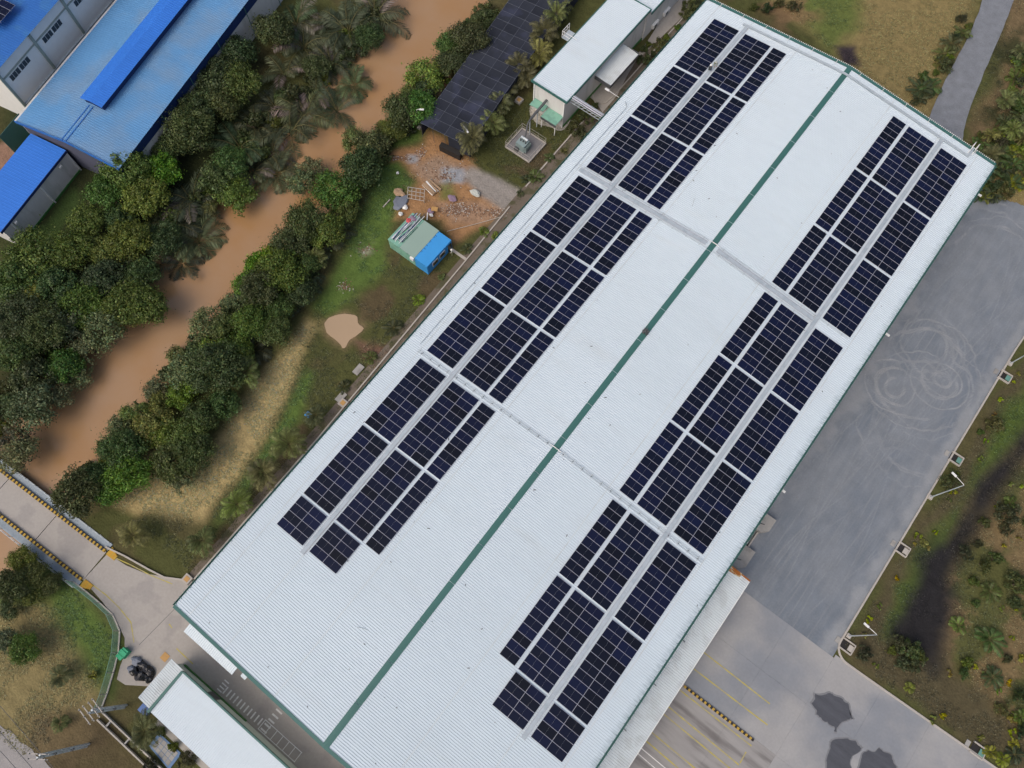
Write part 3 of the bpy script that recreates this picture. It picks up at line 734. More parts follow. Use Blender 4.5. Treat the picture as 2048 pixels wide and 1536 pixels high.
# lightning rod and birds' nest of wire on the ridge
yr = S(1291, 664, 12)[1]
lr = thing('lightning_rod', (0, yr, RZ), 'dark lightning rod in a rusty bracket on the green ridge', 'lightning rod')
MB().tube([(0, yr, RZ), (-0.1, yr + 0.1, RZ + 2.6)], [0.05, 0.02], 6).build('rod', MT['darksteel'], lr)
nb = MB()
rr = random.Random(3)
for i in range(16):
    a = rr.uniform(0, 6.28); nb.bar((0.5 * math.cos(a), yr + 0.45 * math.sin(a), RZ + rr.uniform(0.1, 0.2)), (-0.45 * math.cos(a + rr.uniform(-.6, .6)), yr - 0.45 * math.sin(a), RZ + rr.uniform(0.2, 0.5)), 0.09, 0.08)
nb.build('bracket', MT['darksteel'], lr)
# stray marks left on the roof
for u, v, a_, lab in ((726, 1258, 0.4, 'short grey rod lying on the creek-side slope near the near gable'), (1385, 408, 1.9, 'thin grey cable end lying on the roof beside the crosswise walkway')):
    p = S(u, v, 11.0); z = on_roof(p[0], 0.08)
    o = MB().tube([(p[0] - 0.7 * math.cos(a_), p[1] - 0.7 * math.sin(a_), z - 0), (p[0], p[1] + 0.1, z), (p[0] + 0.7 * math.cos(a_), p[1] + 0.7 * math.sin(a_), z)], 0.04, 6).build('rod', MT['steel']); tag(o, lab, 'rod')
# ------------------------------------------------------------------ blue factory across the creek
def wp(t_, *a): return tuple(wmat(t_) @ Vector(a))
bf = thing('factory_building', (-98.5, -29.9, 0), 'long factory with faded blue gable roof and raised ridge monitor, beyond the trees', 'building', None, (0, 0, R(11.5)))
def lribs(name, x0, z0, x1, z1, ya, yb, m_, par, pitch=0.4, rw=0.06, rh=0.05, axis='y'):
    return ribbed(x0, z0, x1, z1, ya, yb, pitch, rw, rh, axis).build(name, m_, par, local=True)
lribs('roof_slope', -0.2, 7.0, 9.8, 8.3, -0.3, 80, MT['blue_roof'], bf)
lribs('roof_slope', 9.8, 8.3, 19.3, 7.0, -0.3, 80, MT['blue_roof'], bf)
w_ = MB()
w_.span((18.75, 0, -2), (18.95, 80, 5.0)); w_.span((0.2, 0, -1), (0.4, 80, 6.9))
w_.build('wall', MT['wall'], bf, local=True)
MB().span((18.74, 0.1, 5.0), (19.02, 80, 6.95)).build('cladding_band', MT['blue_wall'], bf, local=True)
g_ = MB(); g_.prism([(0.2, 0), (18.95, 0), (18.95, 0.2), (0.2, 0.2)], -1, 7.0)
g_.add([(0.2, -0.02, 6.9), (18.95, -0.02, 6.9), (9.8, -0.02, 8.2)], [(0, 1, 2)])
g_.build('gable_wall', mat('grey_blue_cladding', (0.085, 0.09, 0.13), 0.7, 0.2, 0.12, 0.6), bf, local=True)
gb = MB()
gb.bar((-0.2, -0.32, 7.02), (9.8, -0.32, 8.32), 0.14, 0.5); gb.bar((9.8, -0.32, 8.32), (19.3, -0.32, 7.02), 0.14, 0.5)
gb.build('barge_board', MT['blue_roof2'], bf, local=True)
for o_ in (-0.35, 0.35): MB().box((9.8 + o_, 3.4, 8.32), (0.16, 7.0, 0.06)).build('ridge_cap', MT['blue_roof2'], bf, local=True)
mn = MB(); mn.span((8.6, 7.2, 8.0), (11.9, 80, 9.2)); mn.build('monitor_louvre', MT['blue_wall'], bf, local=True)
lribs('monitor_roof', 8.2, 9.25, 10.2, 9.65, 6.9, 80, MT['blue_bright'], bf); lribs('monitor_roof', 10.2, 9.65, 12.3, 9.25, 6.9, 80, MT['blue_bright'], bf)
for y in range(3, 60, 8): MB().tube([(19.4, y, 0), (19.3, y, 6.8)], 0.07).build('downpipe', MT['green'], bf, local=True)
MB().span((-0.55, -0.2, 6.72), (-0.2, 80, 6.95)).build('gutter', MT['wall'], bf, local=True)
sh = thing('lean_to_shed', wp(bf, 5, -8, 0), 'bright blue lean-to shed with grey wall in front of the blue factory', 'shed', None, (0, 0, R(11.5)))
lribs('roof', -3.4, 5.3, 3.2, 5.0, -8.7, 7.65, MT['blue_bright'], sh, 0.5, 0.05, 0.03)
MB().span((-3.0, -8.3, -1), (3.0, 7.6, 4.9)).build('wall', MT['wall'], sh, local=True)
MB().span((3.2, -8.7, 4.55), (3.28, 7.65, 5.02)).build('fascia', MT['blue_wall'], sh, local=True)
for y in (-6.6, 0.6, 7.4): MB().span((3.0, y - 0.12, -1), (3.14, y + 0.12, 4.9)).build('pilaster', MT['white'], sh, local=True)
MB().span((3.0, -8.3, -1), (3.12, 7.6, 0.25)).build('plinth', MT['wall_green'], sh, local=True)
for y in (5.2, -6.0): MB().box((3.25, y, 3.9), (0.35, 0.5, 0.3)).build('wall_lamp', MT['white'], sh, local=True)
# taller hall behind it
bh = thing('factory_hall', wp(bf, -16, 30, 0), 'taller hall with deep blue roof and white windowed wall at the top left', 'building', None, (0, 0, R(11.5)))
lribs('roof', -14.0, 15.0, 13.7, 13.0, -26.8, 60, MT['blue_roof2'], bh)
MB().span((-13.5, -26.3, -1), (13.2, 60, 12.9)).build('wall', MT['white'], bh, local=True)
MB().span((13.2, -30 + 3.9, 10.75), (13.34, 60, 10.95)).build('string_course', mat('grey_green_trim', (0.27, 0.32, 0.29), 0.7), bh, local=True)
MB().span((13.2, -30 + 3.9, 4.9), (13.5, 60, 5.3)).build('gutter', MT['steel'], bh, local=True)
for i in range(8): MB().span((13.2, -26.4 + 8.0 * i - 0.22, -1), (13.42, -26.4 + 8.0 * i + 0.22, 12.6)).build('pilaster', bpy.data.materials['grey_green_trim'], bh, local=True)
for i in range(7):
    for k in (0, 1):
        y0 = -30 + 4.75 + 8.2 * i + k * 2.35
        f_ = MB().span((13.2, y0 - 0.08, 9.35), (13.26, y0 + 2.2, 10.55)).build('window', MT['white'], bh, local=True)
        for q in range(3): MB().span((13.22, y0 + 0.72 * q, 9.45), (13.275, y0 + 0.72 * q + 0.66, 10.45)).build('pane', MT['glass'], f_, local=True)
MB().span((13.2, -33.0, -1), (13.26, -28.0, 5.0)).build('door', MT['green'], bh, local=True)
p = S(2, 30, 14.1)
ar = thing('solar_array', (p[0], p[1], 14.15), 'small tilted solar array on the deep blue roof at the top left', 'solar array', None, (0, R(6), R(11.5)))
for i in range(4):
    for j in range(2): link('solar_panel', panel_me, ar, ((j - 0.5) * CP - 1.2, (1.5 - i) * RP, 0.4))
for i in (-1, 1): MB().box((-1.2, i * 1.2, 0.2), (4.4, 0.06, 0.3)).build('rail', MT['alu'], ar, local=True)

# ------------------------------------------------------------------ white packing hall beside the warehouse
ph = thing('packing_hall', (-36.3, 38, 0), 'narrow white-roofed hall with green edges standing beside the shade house', 'building')
ribbed(-39.75, 6.75, -32.85, 6.95, 25.95, 49.6, 0.35, 0.05, 0.04).build('roof', MT['roof'], ph)
ribbed(-39.0, 6.1, -32.6, 6.3, 49.75, 78, 0.35, 0.05, 0.04).build('roof', MT['roof'], ph)
MB().span((-39.4, 26.15, -0.2), (-33.3, 49.5, 6.7)).build('wall', MT['wall'], ph)
MB().span((-38.8, 49.5, -0.2), (-33.0, 78, 6.05)).build('wall', MT['wall'], ph)
t_ = MB(); t_.span((-39.9, 25.8, 6.6), (-32.75, 25.95, 7.05)); t_.span((-32.85, 25.95, 6.6), (-32.7, 49.7, 7.05)); t_.span((-39.8, 49.6, 6.6), (-32.85, 49.72, 7.05)); t_.span((-39.9, 25.95, 6.6), (-39.75, 49.7, 6.82))
t_.span((-32.6, 49.75, 5.9), (-32.45, 78, 6.4))
t_.build('roof_trim', MT['green'], ph)
MB().span((-33.29, 26.2, 0.0), (-33.16, 78, 0.45)).build('plinth', MT['wall_green'], ph)
for x in (-39.35, -33.35): MB().span((x - 0.1, 26.0, 0), (x + 0.1, 26.14, 6.5)).build('pilaster', MT['white'], ph)
ribbed(-33.25, 4.75, -30.15, 4.4, 34.7, 42.8, 0.25, 0.04, 0.04).build('awning', MT['roof_old'], ph)
aw = MB(); aw.span((-33.2, 34.55, 3.95), (-30.1, 34.68, 4.6)); aw.span((-30.14, 34.6, 3.95), (-30.05, 42.85, 4.45)); aw.span((-33.2, 42.8, 4.0), (-30.1, 42.9, 4.7))
aw.build('awning_fascia', MT['darksteel'], ph)
MB().prism([(-39.05, 24.5), (-36.45, 24.7), (-36.45, 26.1), (-39.05, 26.1)], 2.95, 3.05).build('porch_roof', MT['green_lt'], ph)
MB().prism([(-36.25, 23.9), (-33.25, 23.95), (-33.25, 26.1), (-36.25, 26.1)], 2.75, 2.85).build('porch_roof', MT['green_lt'], ph)
MB().span((-36.3, 23.85, 2.3), (-33.2, 23.95, 2.74)).build('porch_fascia', MT['darksteel'], ph)
for x in (-36.1, -33.4): MB().span((x - 0.06, 24.0, 0), (x + 0.06, 24.12, 2.75)).build('porch_post', MT['white'], ph)
nt = thing('roof_platform', (-40.3, 38.2, 0), 'small pale railed platform notched into the roof edge of the white hall', 'platform')
MB().span((-41.6, 36.6, 5.8), (-39.95, 38.6, 5.95)).build('deck', MT['steel'], nt)
for y in (36.6, 37.3, 38.0, 38.6): MB().span((-41.6, y - 0.03, 5.95), (-41.54, y + 0.03, 7.4)).build('post', MT['white'], nt)
for z in (6.6, 7.3):
    MB().span((-41.62, 36.6, z), (-41.56, 38.65, z + 0.07)).build('handrail', MT['white'], nt); MB().span((-41.6, 36.57, z), (-38.6, 36.64, z + 0.07)).build('handrail', MT['white'], nt)
for u, v, lab in ((1336, 24, 'white wall unit on the lane side of the white hall, farther one'), (1305, 44, 'white wall unit on the lane side of the white hall, nearer one')):
    p = S(u, v, 1.2)
    o = thing('air_conditioner', (-32.9, p[1], 1.0), lab, 'air conditioner', 'wall units on the white hall')
    MB().span((-33.1, p[1] - 0.9, 0.75), (-32.55, p[1] + 0.9, 1.5)).build('casing', MT['white'], o)
    MB().span((-32.56, p[1] - 0.6, 0.85), (-32.53, p[1] + 0.2, 1.4)).build('grille', MT['darksteel'], o)
# slab, duct, fenced transformer
sheet('hall_forecourt', blob(S2([(1058,222),(1075,205),(1135,235),(1138,246),(1122,262),(1100,254),(1072,246)]), 3, 0.05, 6), 0.04, MT['conc_lt'])
dk = thing('cable_duct', (-36.6, 24, 0), 'grey cable duct leading from the white hall to the fenced transformer', 'duct')
MB().bar((-36.75, 26.1, 4.3), (-36.75, 21.7, 4.0), 0.35, 0.3).build('duct', MT['darksteel'], dk)
MB().tube([(-36.75, 21.7, 4.0), (-36.7, 20.9, 3.6), (-36.4, 20.2, 2.8), (-36.1, 19.4, 1.9)], 0.15, 8).build('elbow', MT['darksteel'], dk)
for y in (23.6, 21.6): MB().span((-36.82, y - 0.06, 0), (-36.68, y + 0.06, 4.0)).build('post', MT['steel'], dk)
sheet('transformer_pad', [(-38.5, 17.1), (-33.4, 17.1), (-33.4, 21.9), (-38.5, 21.9)], 0.12, mat('pad_gravel', (0.20, 0.195, 0.20), 0.95, 0.1, 0.2, 1.5))
tf = thing('transformer', (-36.0, 18.9, 0), 'grey-green transformer standing on a gravel pad inside its pipe fence', 'transformer')
MB().span((-36.9, 18.0, 0.15), (-35.2, 19.6, 1.75)).build('tank', mat('transformer_paint', (0.22, 0.29, 0.29), 0.5, 0.4, 0.1, 1.5), tf)
f_ = MB()
for i in range(9): f_.span((-35.2, 18.1 + i * 0.17, 0.4), (-34.85, 18.14 + i * 0.17, 1.5))
f_.build('radiator', bpy.data.materials['transformer_paint'], tf)
for x in (-36.5, -36.0, -35.5): MB().tube([(x, 18.8, 1.75), (x, 18.8, 2.3)], [0.13, 0.07], 8).build('bushing', MT['darksteel'], tf)
MB().tube([(-36.7, 19.3, 2.0), (-35.4, 19.3, 2.0)], 0.22, 10).build('conservator', MT['steel'], tf)
MB().span((-36.9, 17.5, 0.13), (-36.2, 17.95, 0.9)).build('cabinet', MT['darksteel'], tf)
pf = thing('pipe_fence', (-36, 19.5, 0), 'square pale pipe fence round the transformer pad', 'fence')
cs = [(-38.4, 17.2), (-33.5, 17.2), (-33.5, 21.8), (-38.4, 21.8)]
for i in range(4):
    (xa, ya), (xb, yb) = cs[i], cs[(i + 1) % 4]
    for k in range(3):
        x, y = xa + (xb - xa) * k / 3, ya + (yb - ya) * k / 3
        MB().tube([(x, y, 0), (x, y, 1.5)], 0.03, 6).build('post', MT['conc_lt'], pf)
    for z in (0.8, 1.5): MB().tube([(xa, ya, z), (xb, yb, z)], 0.025, 6).build('rail', MT['conc_lt'], pf)
    MB().bar((xa, ya, 0.15), (xb, yb, 0.15), 0.18, 0.3).build('kerb', MT['conc_lt'], pf)
# pipe rack bridging to the warehouse
yq = S(1172, 222, 6.2)[1]
pr = thing('pipe_rack', (-29.4, yq, 0), 'silver pipe rack bridging from the white hall to the warehouse eave', 'pipe rack')
for dy, z in ((0.0, 6.0), (0.9, 6.0), (0.0, 6.7), (0.9, 6.7)): MB().bar((-33.2, yq + dy, z), (-25.7, yq + dy, z), 0.08, 0.08).build('chord', MT['steel'], pr)
for i in range(10):
    x = -33.1 + i * 0.8
    MB().bar((x, yq, 6.7), (x, yq + 0.9, 6.7), 0.05, 0.05).build('rung', MT['steel'], pr)
    if i < 9: MB().bar((x, yq, 6.0), (x + 0.8, yq, 6.7), 0.05, 0.05).build('brace', MT['steel'], pr)
for dy in (0.25, 0.6): MB().tube([(-33.3, yq + dy, 6.85), (-25.6, yq + dy, 6.85)], 0.12, 8).build('pipe', MT['alu'], pr)

# ------------------------------------------------------------------ black shade-net house
sn = thing('shade_house', (-50.6, 10.4, 0), 'long flat shade house of black netting between the creek trees and palms', 'shade house', None, (0, 0, R(8.2)))
NW, NL = 4, 28; cw, cl = 2.27, 1.91
nm = []
for q in range(5):
    mb = MB(); rr = random.Random(q); n = 4
    vs = [((i / n - 0.5) * (cw - 0.05), (j / n - 0.5) * (cl - 0.05), -rr.uniform(0.05, 0.15) * (1 - (2 * i / n - 1) ** 2) * (1 - (2 * j / n - 1) ** 2)) for j in range(n + 1) for i in range(n + 1)]
    mb.add(vs, [(j * (n + 1) + i, j * (n + 1) + i + 1, (j + 1) * (n + 1) + i + 1, (j + 1) * (n + 1) + i) for j in range(n) for i in range(n)])
    nm.append(mb.mesh('net_panel', MT['net'], True))
rr = random.Random(9)
for i in range(NW):
    for j in range(NL): link('net_panel', nm[rr.randrange(5)], sn, (cw * (i + 0.5), cl * (j + 0.5), 3.5))
for i in range(NW + 1): MB().bar((cw * i, 0, 3.51), (cw * i, cl * NL, 3.51), 0.03, 0.03).build('wire', MT['wire'], sn, local=True)
for j in range(NL + 1): MB().bar((0, cl * j, 3.52), (cw * NW, cl * j, 3.52), 0.03, 0.03).build('wire', MT['wire'], sn, local=True)
pm_ = MB().tube([(0, 0, -0.3), (0, 0, 3.44)], 0.035, 6).mesh('post', MT['darksteel'])
for i in range(NW + 1):
    for j in range(0, NL + 1, 2): link('post', pm_, sn, (cw * i, cl * j, 0))
MB().span((5.2, -0.04, 0.8), (cw * NW, 0.0, 3.48)).build('net_curtain', MT['net'], sn, local=True)
for x in (0, cw * NW): MB().span((x - 0.02, 0, 0.3), (x + 0.02, cl * NL, 3.48)).build('net_curtain', MT['net'], sn, local=True)
MB().span((3.9, -1.0, 0), (7.8, -0.1, 1.3)).build('end_bench', MT['black'], sn, local=True)

# ------------------------------------------------------------------ office with white ribbed roof at the lower left
of = thing('office_building', (-8, -75, 0), 'white ribbed-roof office with green edging across the service road from the near gable', 'building')
ribbed(-77.75, 5.0, -72.05, 5.25, -20.4, 14, 0.28, 0.05, 0.04, 'x').build('roof', MT['roof'], of)
ribbed(-23.1, 4.1, -20.75, 4.35, -77.8, -72.0, 0.28, 0.05, 0.04).build('lean_to_roof', MT['roof_old'], of)
t_ = MB(); t_.span((-20.75, -77.9, 4.75), (-20.4, -71.95, 5.34)); t_.span((-20.4, -72.05, 4.85), (14, -71.85, 5.36)); t_.build('roof_trim', MT['green'], of)
MB().span((-20.3, -77.4, -0.1), (14, -72.55, 4.95)).build('wall', mat('mint_white_wall', (0.46, 0.52, 0.47), 0.8, 0.2, 0.08, 0.5), of)
MB().span((-22.8, -77.4, -0.1), (-20.3, -72.6, 4.05)).build('wall', bpy.data.materials['mint_white_wall'], of)
MB().span((-22.4, -72.54, 0.0), (-11.2, -72.42, 0.5)).build('plinth', MT['wall_green'], of)
MB().span((-17.1, -72.54, 0.1), (-15.6, -72.46, 2.3)).build('door', MT['darksteel'], of)
bk = thing('bicycle_shelter_frame', (-5.5, -71.5, 0), 'white tubular bay frame beside the office wall', 'frame')
for i in range(7):
    x = -9.4 + i * 1.05
    MB().bar((x, -72.2, 0.09), (x, -70.9, 0.09), 0.09, 0.06).build('bar', MT['white'], bk)
for y in (-70.9, -72.25): MB().bar((-9.45, y, 0.13), (-3.0, y, 0.13), 0.09, 0.06).build('bar', MT['white'], bk)

# ------------------------------------------------------------------ bridge over the creek
br = thing('bridge', (-41.3, -70.95, 0), 'narrow concrete bridge with black and yellow kerbs over the muddy creek', 'bridge', None, (0, 0, R(3.6)))
xj = [0.0, -9.3, -18.6, -28.0, -37.4, -46.8]
for a, b_ in zip(xj[:-1], xj[1:]): MB().span((a - 0.05, -2.25, -0.5), (b_ + 0.05, 2.25, 0.08)).build('deck_slab', MT['road'], br, local=True)
MB().span((0, -2.2, -0.55), (-46.8, 2.2, -0.1)).build('girder', MT['darksteel'], br, local=True)
for s_ in (-1, 1):
    k_ = MB(); n = 150
    for i in range(n):
        k_.span((-0.2 - i * 0.31, s_ * 2.1, 0.08), (-0.2 - (i + 1) * 0.31, s_ * 2.5, 0.42), mi=i % 2)
    k_.build('striped_kerb', [MT['yellow'], MT['black']], br, local=True)
    for a, b_ in zip(xj[:-1], xj[1:]): MB().span((a - 0.03, s_ * 2.5, 0.0), (b_ + 0.03, s_ * 3.5, 0.1)).build('footway_plate', mat('blue_grey_plate', (0.27, 0.32, 0.36), 0.6, 0.4, 0.15, 0.8) if 'blue_grey_plate' not in bpy.data.materials else bpy.data.materials['blue_grey_plate'], br, local=True)
    MB().tube([(0, s_ * 3.55, 1.1), (-46.8, s_ * 3.55, 1.1)], 0.04, 6).build('handrail', MT['steel'], br, local=True)
    MB().tube([(0, s_ * 3.55, 0.6), (-46.8, s_ * 3.55, 0.6)], 0.03, 6).build('handrail', MT['steel'], br, local=True)
    pm_ = MB().tube([(0, 0, 0), (0, 0, 1.1)], 0.04, 6).mesh('post', MT['steel'])
    for i in range(24): link('post', pm_, br, (-0.3 - i * 2.0, s_ * 3.55, 0.05))
    e_ = MB()
    for i in range(5): e_.span((0.15 + i * 0.3, s_ * 2.0, 0.0), (0.15 + (i + 1) * 0.3, s_ * 3.2 - s_ * 0.12 * i, 0.14), mi=0 if i % 2 == 0 else 1)
    e_.build('end_block', [MT['yellow'], mat('amber_paint', (0.50, 0.27, 0.03)) if s_ < 0 else bpy.data.materials['amber_paint']], br, local=True)
for x in (-12.0, -30.0): MB().span((x - 0.4, -2.0, -3.0), (x + 0.4, 2.0, -0.5)).build('pier', MT['conc'], br, local=True)

# ------------------------------------------------------------------ kerbs, drains, fences
def kerb(name, pts, w_, h, lab, m_='conc_lt'):
    mb = MB(); P = [Vector((p[0], p[1], 0)) for p in pts]; L_, R_ = [], []
    for i, p in enumerate(P):
        d = (P[min(i + 1, len(P) - 1)] - P[max(i - 1, 0)]).normalized(); n = Vector((-d.y, d.x, 0)) * (w_ / 2)
        L_.append(p + n); R_.append(p - n)
    for i in range(len(P) - 1):
        a, b_, c, d = R_[i], R_[i + 1], L_[i + 1], L_[i]
        vs = [(q.x, q.y, -0.25) for q in (a, b_, c, d)] + [(q.x, q.y, h) for q in (a, b_, c, d)]
        mb.add(vs, [(4, 5, 6, 7), (0, 1, 5, 4), (2, 3, 7, 6)] + ([(0, 4, 7, 3)] if i == 0 else []) + ([(1, 2, 6, 5)] if i == len(P) - 2 else []))
    o = mb.build(name, MT[m_]); tag(o, lab, 'kerb'); return o
arc = [(46.9 + 2.05 * math.cos(a), -17.0 + 1.9 * math.sin(a)) for a in np.linspace(math.pi, 1.5 * math.pi, 8)]
kerb('yard_kerb', [(46.6, 52), (45.2, 44), (44.85, 36), (44.85, -15.5)] + arc + [(50, -18.85), (66, -18.35), (84, -17.8)], 0.24, 0.16, 'long pale kerb round the asphalt yard and concrete apron')
kerb('drain_kerb', [(-29.3, -63.9), (-29.35, -39), (-30.4, -4), (-30.9, 8.6)], 0.20, 0.22, 'thin pale drain kerb along the creek-side eave, bridge end')
kerb('drain_kerb', [(-31.1, 13.2), (-31.2, 27.0), (-31.2, 29.4)], 0.20, 0.22, 'thin pale drain kerb along the creek-side eave, by the transformer')
kerb('drain_kerb', [(-33.1, 34.6), (-31.6, 33.4), (-30.4, 34.6), (-30.1, 37), (-30.1, 58)], 0.20, 0.20, 'rounded kerb of the planting bed between white hall and warehouse')
kerb('drain_kerb', S2([(212,1094),(250,1112),(300,1140),(330,1155),(368,1160)]), 0.22, 0.3, 'curved low wall on the creek side of the bridge ramp')
MT['lid'] = mat('green_drain_lid', (0.12, 0.26, 0.22), 0.6, 0.3, 0.1, 2.0)
for u, v, lab in ((2009, 754, 'drain pit with green lid by the kerb near the topmost street lamp'), (1911, 918, 'drain pit with green lid beside the bushy shrub at the yard kerb'), (1804, 1099, 'drain pit beside the yard kerb, above the corner lamp'), (1694, 1293, 'drain pit at the rounded corner of the yard kerb'), (1955, 1501, 'drain pit with green lid on the lower kerb at the bottom right')):
    p = S(u, v)
    dp = thing('drain_pit', (p[0], p[1], 0), lab, 'drain', 'drain pits along the kerb')
    for s_ in (-1, 1):
        MB().span((p[0] - 0.9, p[1] + s_ * 0.62, -0.2), (p[0] + 0.9, p[1] + s_ * 0.78, 0.28)).build('wall', MT['conc_lt'], dp)
    MB().span((p[0] + 0.78, p[1] - 0.62, -0.2), (p[0] + 0.92, p[1] + 0.62, 0.28)).build('wall', MT['conc_lt'], dp)
    MB().span((p[0] + 0.1, p[1] - 0.42, 0.2), (p[0] + 0.75, p[1] + 0.42, 0.27)).build('lid', MT['lid'] if 'green' in lab else MT['conc_lt'], dp)
    MB().span((p[0] - 0.9, p[1] - 0.6, 0.0), (p[0] + 0.1, p[1] + 0.6, 0.04)).build('sump', MT['black'], dp)
    MB().span((p[0] - 1.7, p[1] - 0.4, 0.0), (p[0] - 1.15, p[1] + 0.4, 0.12)).build('grate', MT['conc'], dp)
# mesh fence round the lower-left lawn
fp = S2([(146,1163),(172,1183),(200,1206),(226,1230),(240,1262),(237,1305),(227,1345),(214,1388),(204,1414)])
fe = thing('mesh_fence', (fp[0][0], fp[0][1], 0), 'green wire mesh fence curving along the bridge ramp and lawn', 'fence')
MT['fwire'] = mat('green_wire', (0.13, 0.26, 0.21), 0.6, 0.3, 0.1, 2.0)
for i in range(len(fp)):
    MB().tube([(fp[i][0], fp[i][1], -0.2), (fp[i][0], fp[i][1], 2.0)], 0.05, 6).build('post', MT['conc_lt'], fe)
    if i == len(fp) - 1: break
    a, b_ = Vector((*fp[i], 0)), Vector((*fp[i + 1], 0)); mb = MB(); n = int((b_ - a).length / 0.14)
    for k in range(1, n):
        q = a + (b_ - a) * k / n; mb.bar((q.x, q.y, 0.08), (q.x, q.y, 1.95), 0.022, 0.022)
    for z in np.linspace(0.1, 1.95, 9): mb.bar((a.x, a.y, z), (b_.x, b_.y, z), 0.022, 0.022)
    mb.build('mesh_panel', MT['fwire'], fe)
    MB().bar((a.x, a.y, 2.0), (b_.x, b_.y, 2.0), 0.05, 0.05).build('top_rail', MT['fwire'], fe)
    MB().bar((a.x, a.y, 0.0), (b_.x, b_.y, 0.0), 0.22, 0.3).build('kerb', MT['conc_lt'], fe)
dr = thing('drain_channel', (-21, -83.4, 0), 'open concrete drain channel with pale rims at the bottom left', 'drain')
for y in (-83.0, -84.0): MB().span((-26.5, y - 0.09, -0.6), (-4, y + 0.09, 0.5)).build('wall', MT['conc_lt'], dr)
MB().span((-26.5, -83.9, -0.5), (-4, -83.1, -0.2)).build('bed', MT['darksteel'], dr)
for x in (-25.0, -21.6, -16.8, -12): MB().span((x - 0.1, -83.9, -0.2), (x + 0.1, -83.1, 0.42)).build('tie_beam', MT['conc'], dr)
# painted lines
def line(name, pa, pb, w_, m_, z=0.053, lab=None, par=None):
    a, b_ = Vector((pa[0], pa[1], z)), Vector((pb[0], pb[1], z)); n = Vector((-(b_ - a).y, (b_ - a).x, 0)).normalized() * w_ / 2
    return MB().quad(tuple(a - n), tuple(b_ - n), tuple(b_ + n), tuple(a + n)).build(name, m_, par)
yl = thing('bay_lines', (36, -38, 0.05), None, None); tag(yl, kind='structure')
for a, b_ in (((1408,1305),(1540,1408)),((1388,1338),(1535,1450)),((1357,1378),(1503,1492)),((1335,1412),(1478,1530)),((1326,1427),(1470,1545)),((1300,1462),(1400,1545)),((1290,1480),(1370,1548)),((1480,1526),(1492,1504))):
    line('painted_line', S(*a, 0.05), S(*b_, 0.05), 0.16, MT['yellow_worn'], par=yl)
for a, b_ in (((1270,1502),(1320,1545)),((1282,1496),(1335,1540))): line('painted_line', S(*a, 0.05), S(*b_, 0.05), 0.10, MT['white_paint'], par=yl)
sk = MB(); n = 34
for i in range(n):
    sk.span((31.3 + i * 10.7 / n, -34.62, 0.045), (31.3 + (i + 1) * 10.7 / n, -34.32, 0.24), mi=i % 2)
tag(sk.build('striped_kerb', [MT['yellow'], MT['black']]), 'black and yellow striped divider kerb beside the loading bays', 'kerb')
cw_ = thing('crosswalk', (-13, -71.5, 0.05), None, None); tag(cw_, kind='structure')
for i in range(11):
    x = -16.0 + i * 0.62
    line('stripe', (x, -72.0), (x, -71.0), 0.2, MT['white_paint'], 0.0535, par=cw_)
for i in range(4): line('stripe', (-17.0, -72.0 + i * 0.45), (-16.2, -72.0 + i * 0.45), 0.16, MT['white_paint'], 0.0535, par=cw_)
for i in range(7):
    line('stripe', (-9.2, -72.0 + i * 0.72), (-8.2, -72.0 + i * 0.72), 0.22, MT['white_paint'], 0.0535, par=cw_)
rl = thing('road_lines', (-30, -70, 0.05), None, None); tag(rl, kind='structure')
for pl in ([(222,1112),(262,1130),(300,1150),(345,1168)],[(180,1166),(212,1190),(238,1215),(262,1245),(268,1285)],[(353,1297),(386,1328)],[(478,1436),(512,1462)],[(338,1248),(344,1256)]):
    q = S2(pl, 0.05)
    for a, b_ in zip(q[:-1], q[1:]): line('painted_line', a, b_, 0.14, MT['yellow_worn'], 0.0535, par=rl)
q = S2([(352,1215),(278,1290)], 0.05); line('joint', q[0], q[1], 0.06, MT['darksteel'], 0.052, par=rl)
sheet('garden_path', [(-34.2, -3.3), (-34.2, -2.85), (-30.6, -2.85), (-30.6, -3.3)], 0.05, MT['conc_lt'])
# ------------------------------------------------------------------ vegetation prototypes
def leaves_mesh(name, c, n, ln, wd, col, up=None):
    """one rhombic leaf per row: centre c, normal n, length, width, colour"""
    N_ = len(c)
    n = n / (np.linalg.norm(n, axis=1, keepdims=True) + 1e-9)
    t_ = RNG.normal(size=(N_, 3)) if up is None else up
    t_ = t_ - (t_ * n).sum(1, keepdims=True) * n
    t_ /= np.linalg.norm(t_, axis=1, keepdims=True) + 1e-9
    b_ = np.cross(n, t_)
    L_, W_ = ln[:, None] / 2, wd[:, None] / 2
    vs = np.stack([c - t_ * L_, c + b_ * W_ + n * W_ * 0.25, c + t_ * L_, c - b_ * W_ + n * W_ * 0.25], 1).reshape(-1, 3)
    me = bpy.data.meshes.new(name)
    me.vertices.add(len(vs)); me.vertices.foreach_set('co', vs.astype(np.float32).ravel())
    q = np.arange(len(vs), dtype=np.int32)
    me.loops.add(len(q)); me.loops.foreach_set('vertex_index', q)
    me.polygons.add(N_); me.polygons.foreach_set('loop_start', np.arange(0, len(q), 4, dtype=np.int32))
    at = me.attributes.new('lc', 'FLOAT_COLOR', 'FACE')
    at.data.foreach_set('color', np.concatenate([col, np.ones((N_, 1))], 1).astype(np.float32).ravel())
    me.materials.append(MT['leaf']); me.update(calc_edges=True)
    return me
def tint(n, base, sd=0.22, hue=0.12):
    k = np.exp(RNG.normal(0, sd, (n, 1)))
    c = np.array(base) * k
    h = RNG.normal(0, hue, n)
    c[:, 0] *= 1 + h; c[:, 2] *= 1 - h * 0.5
    return np.clip(c, 0.004, 0.5)
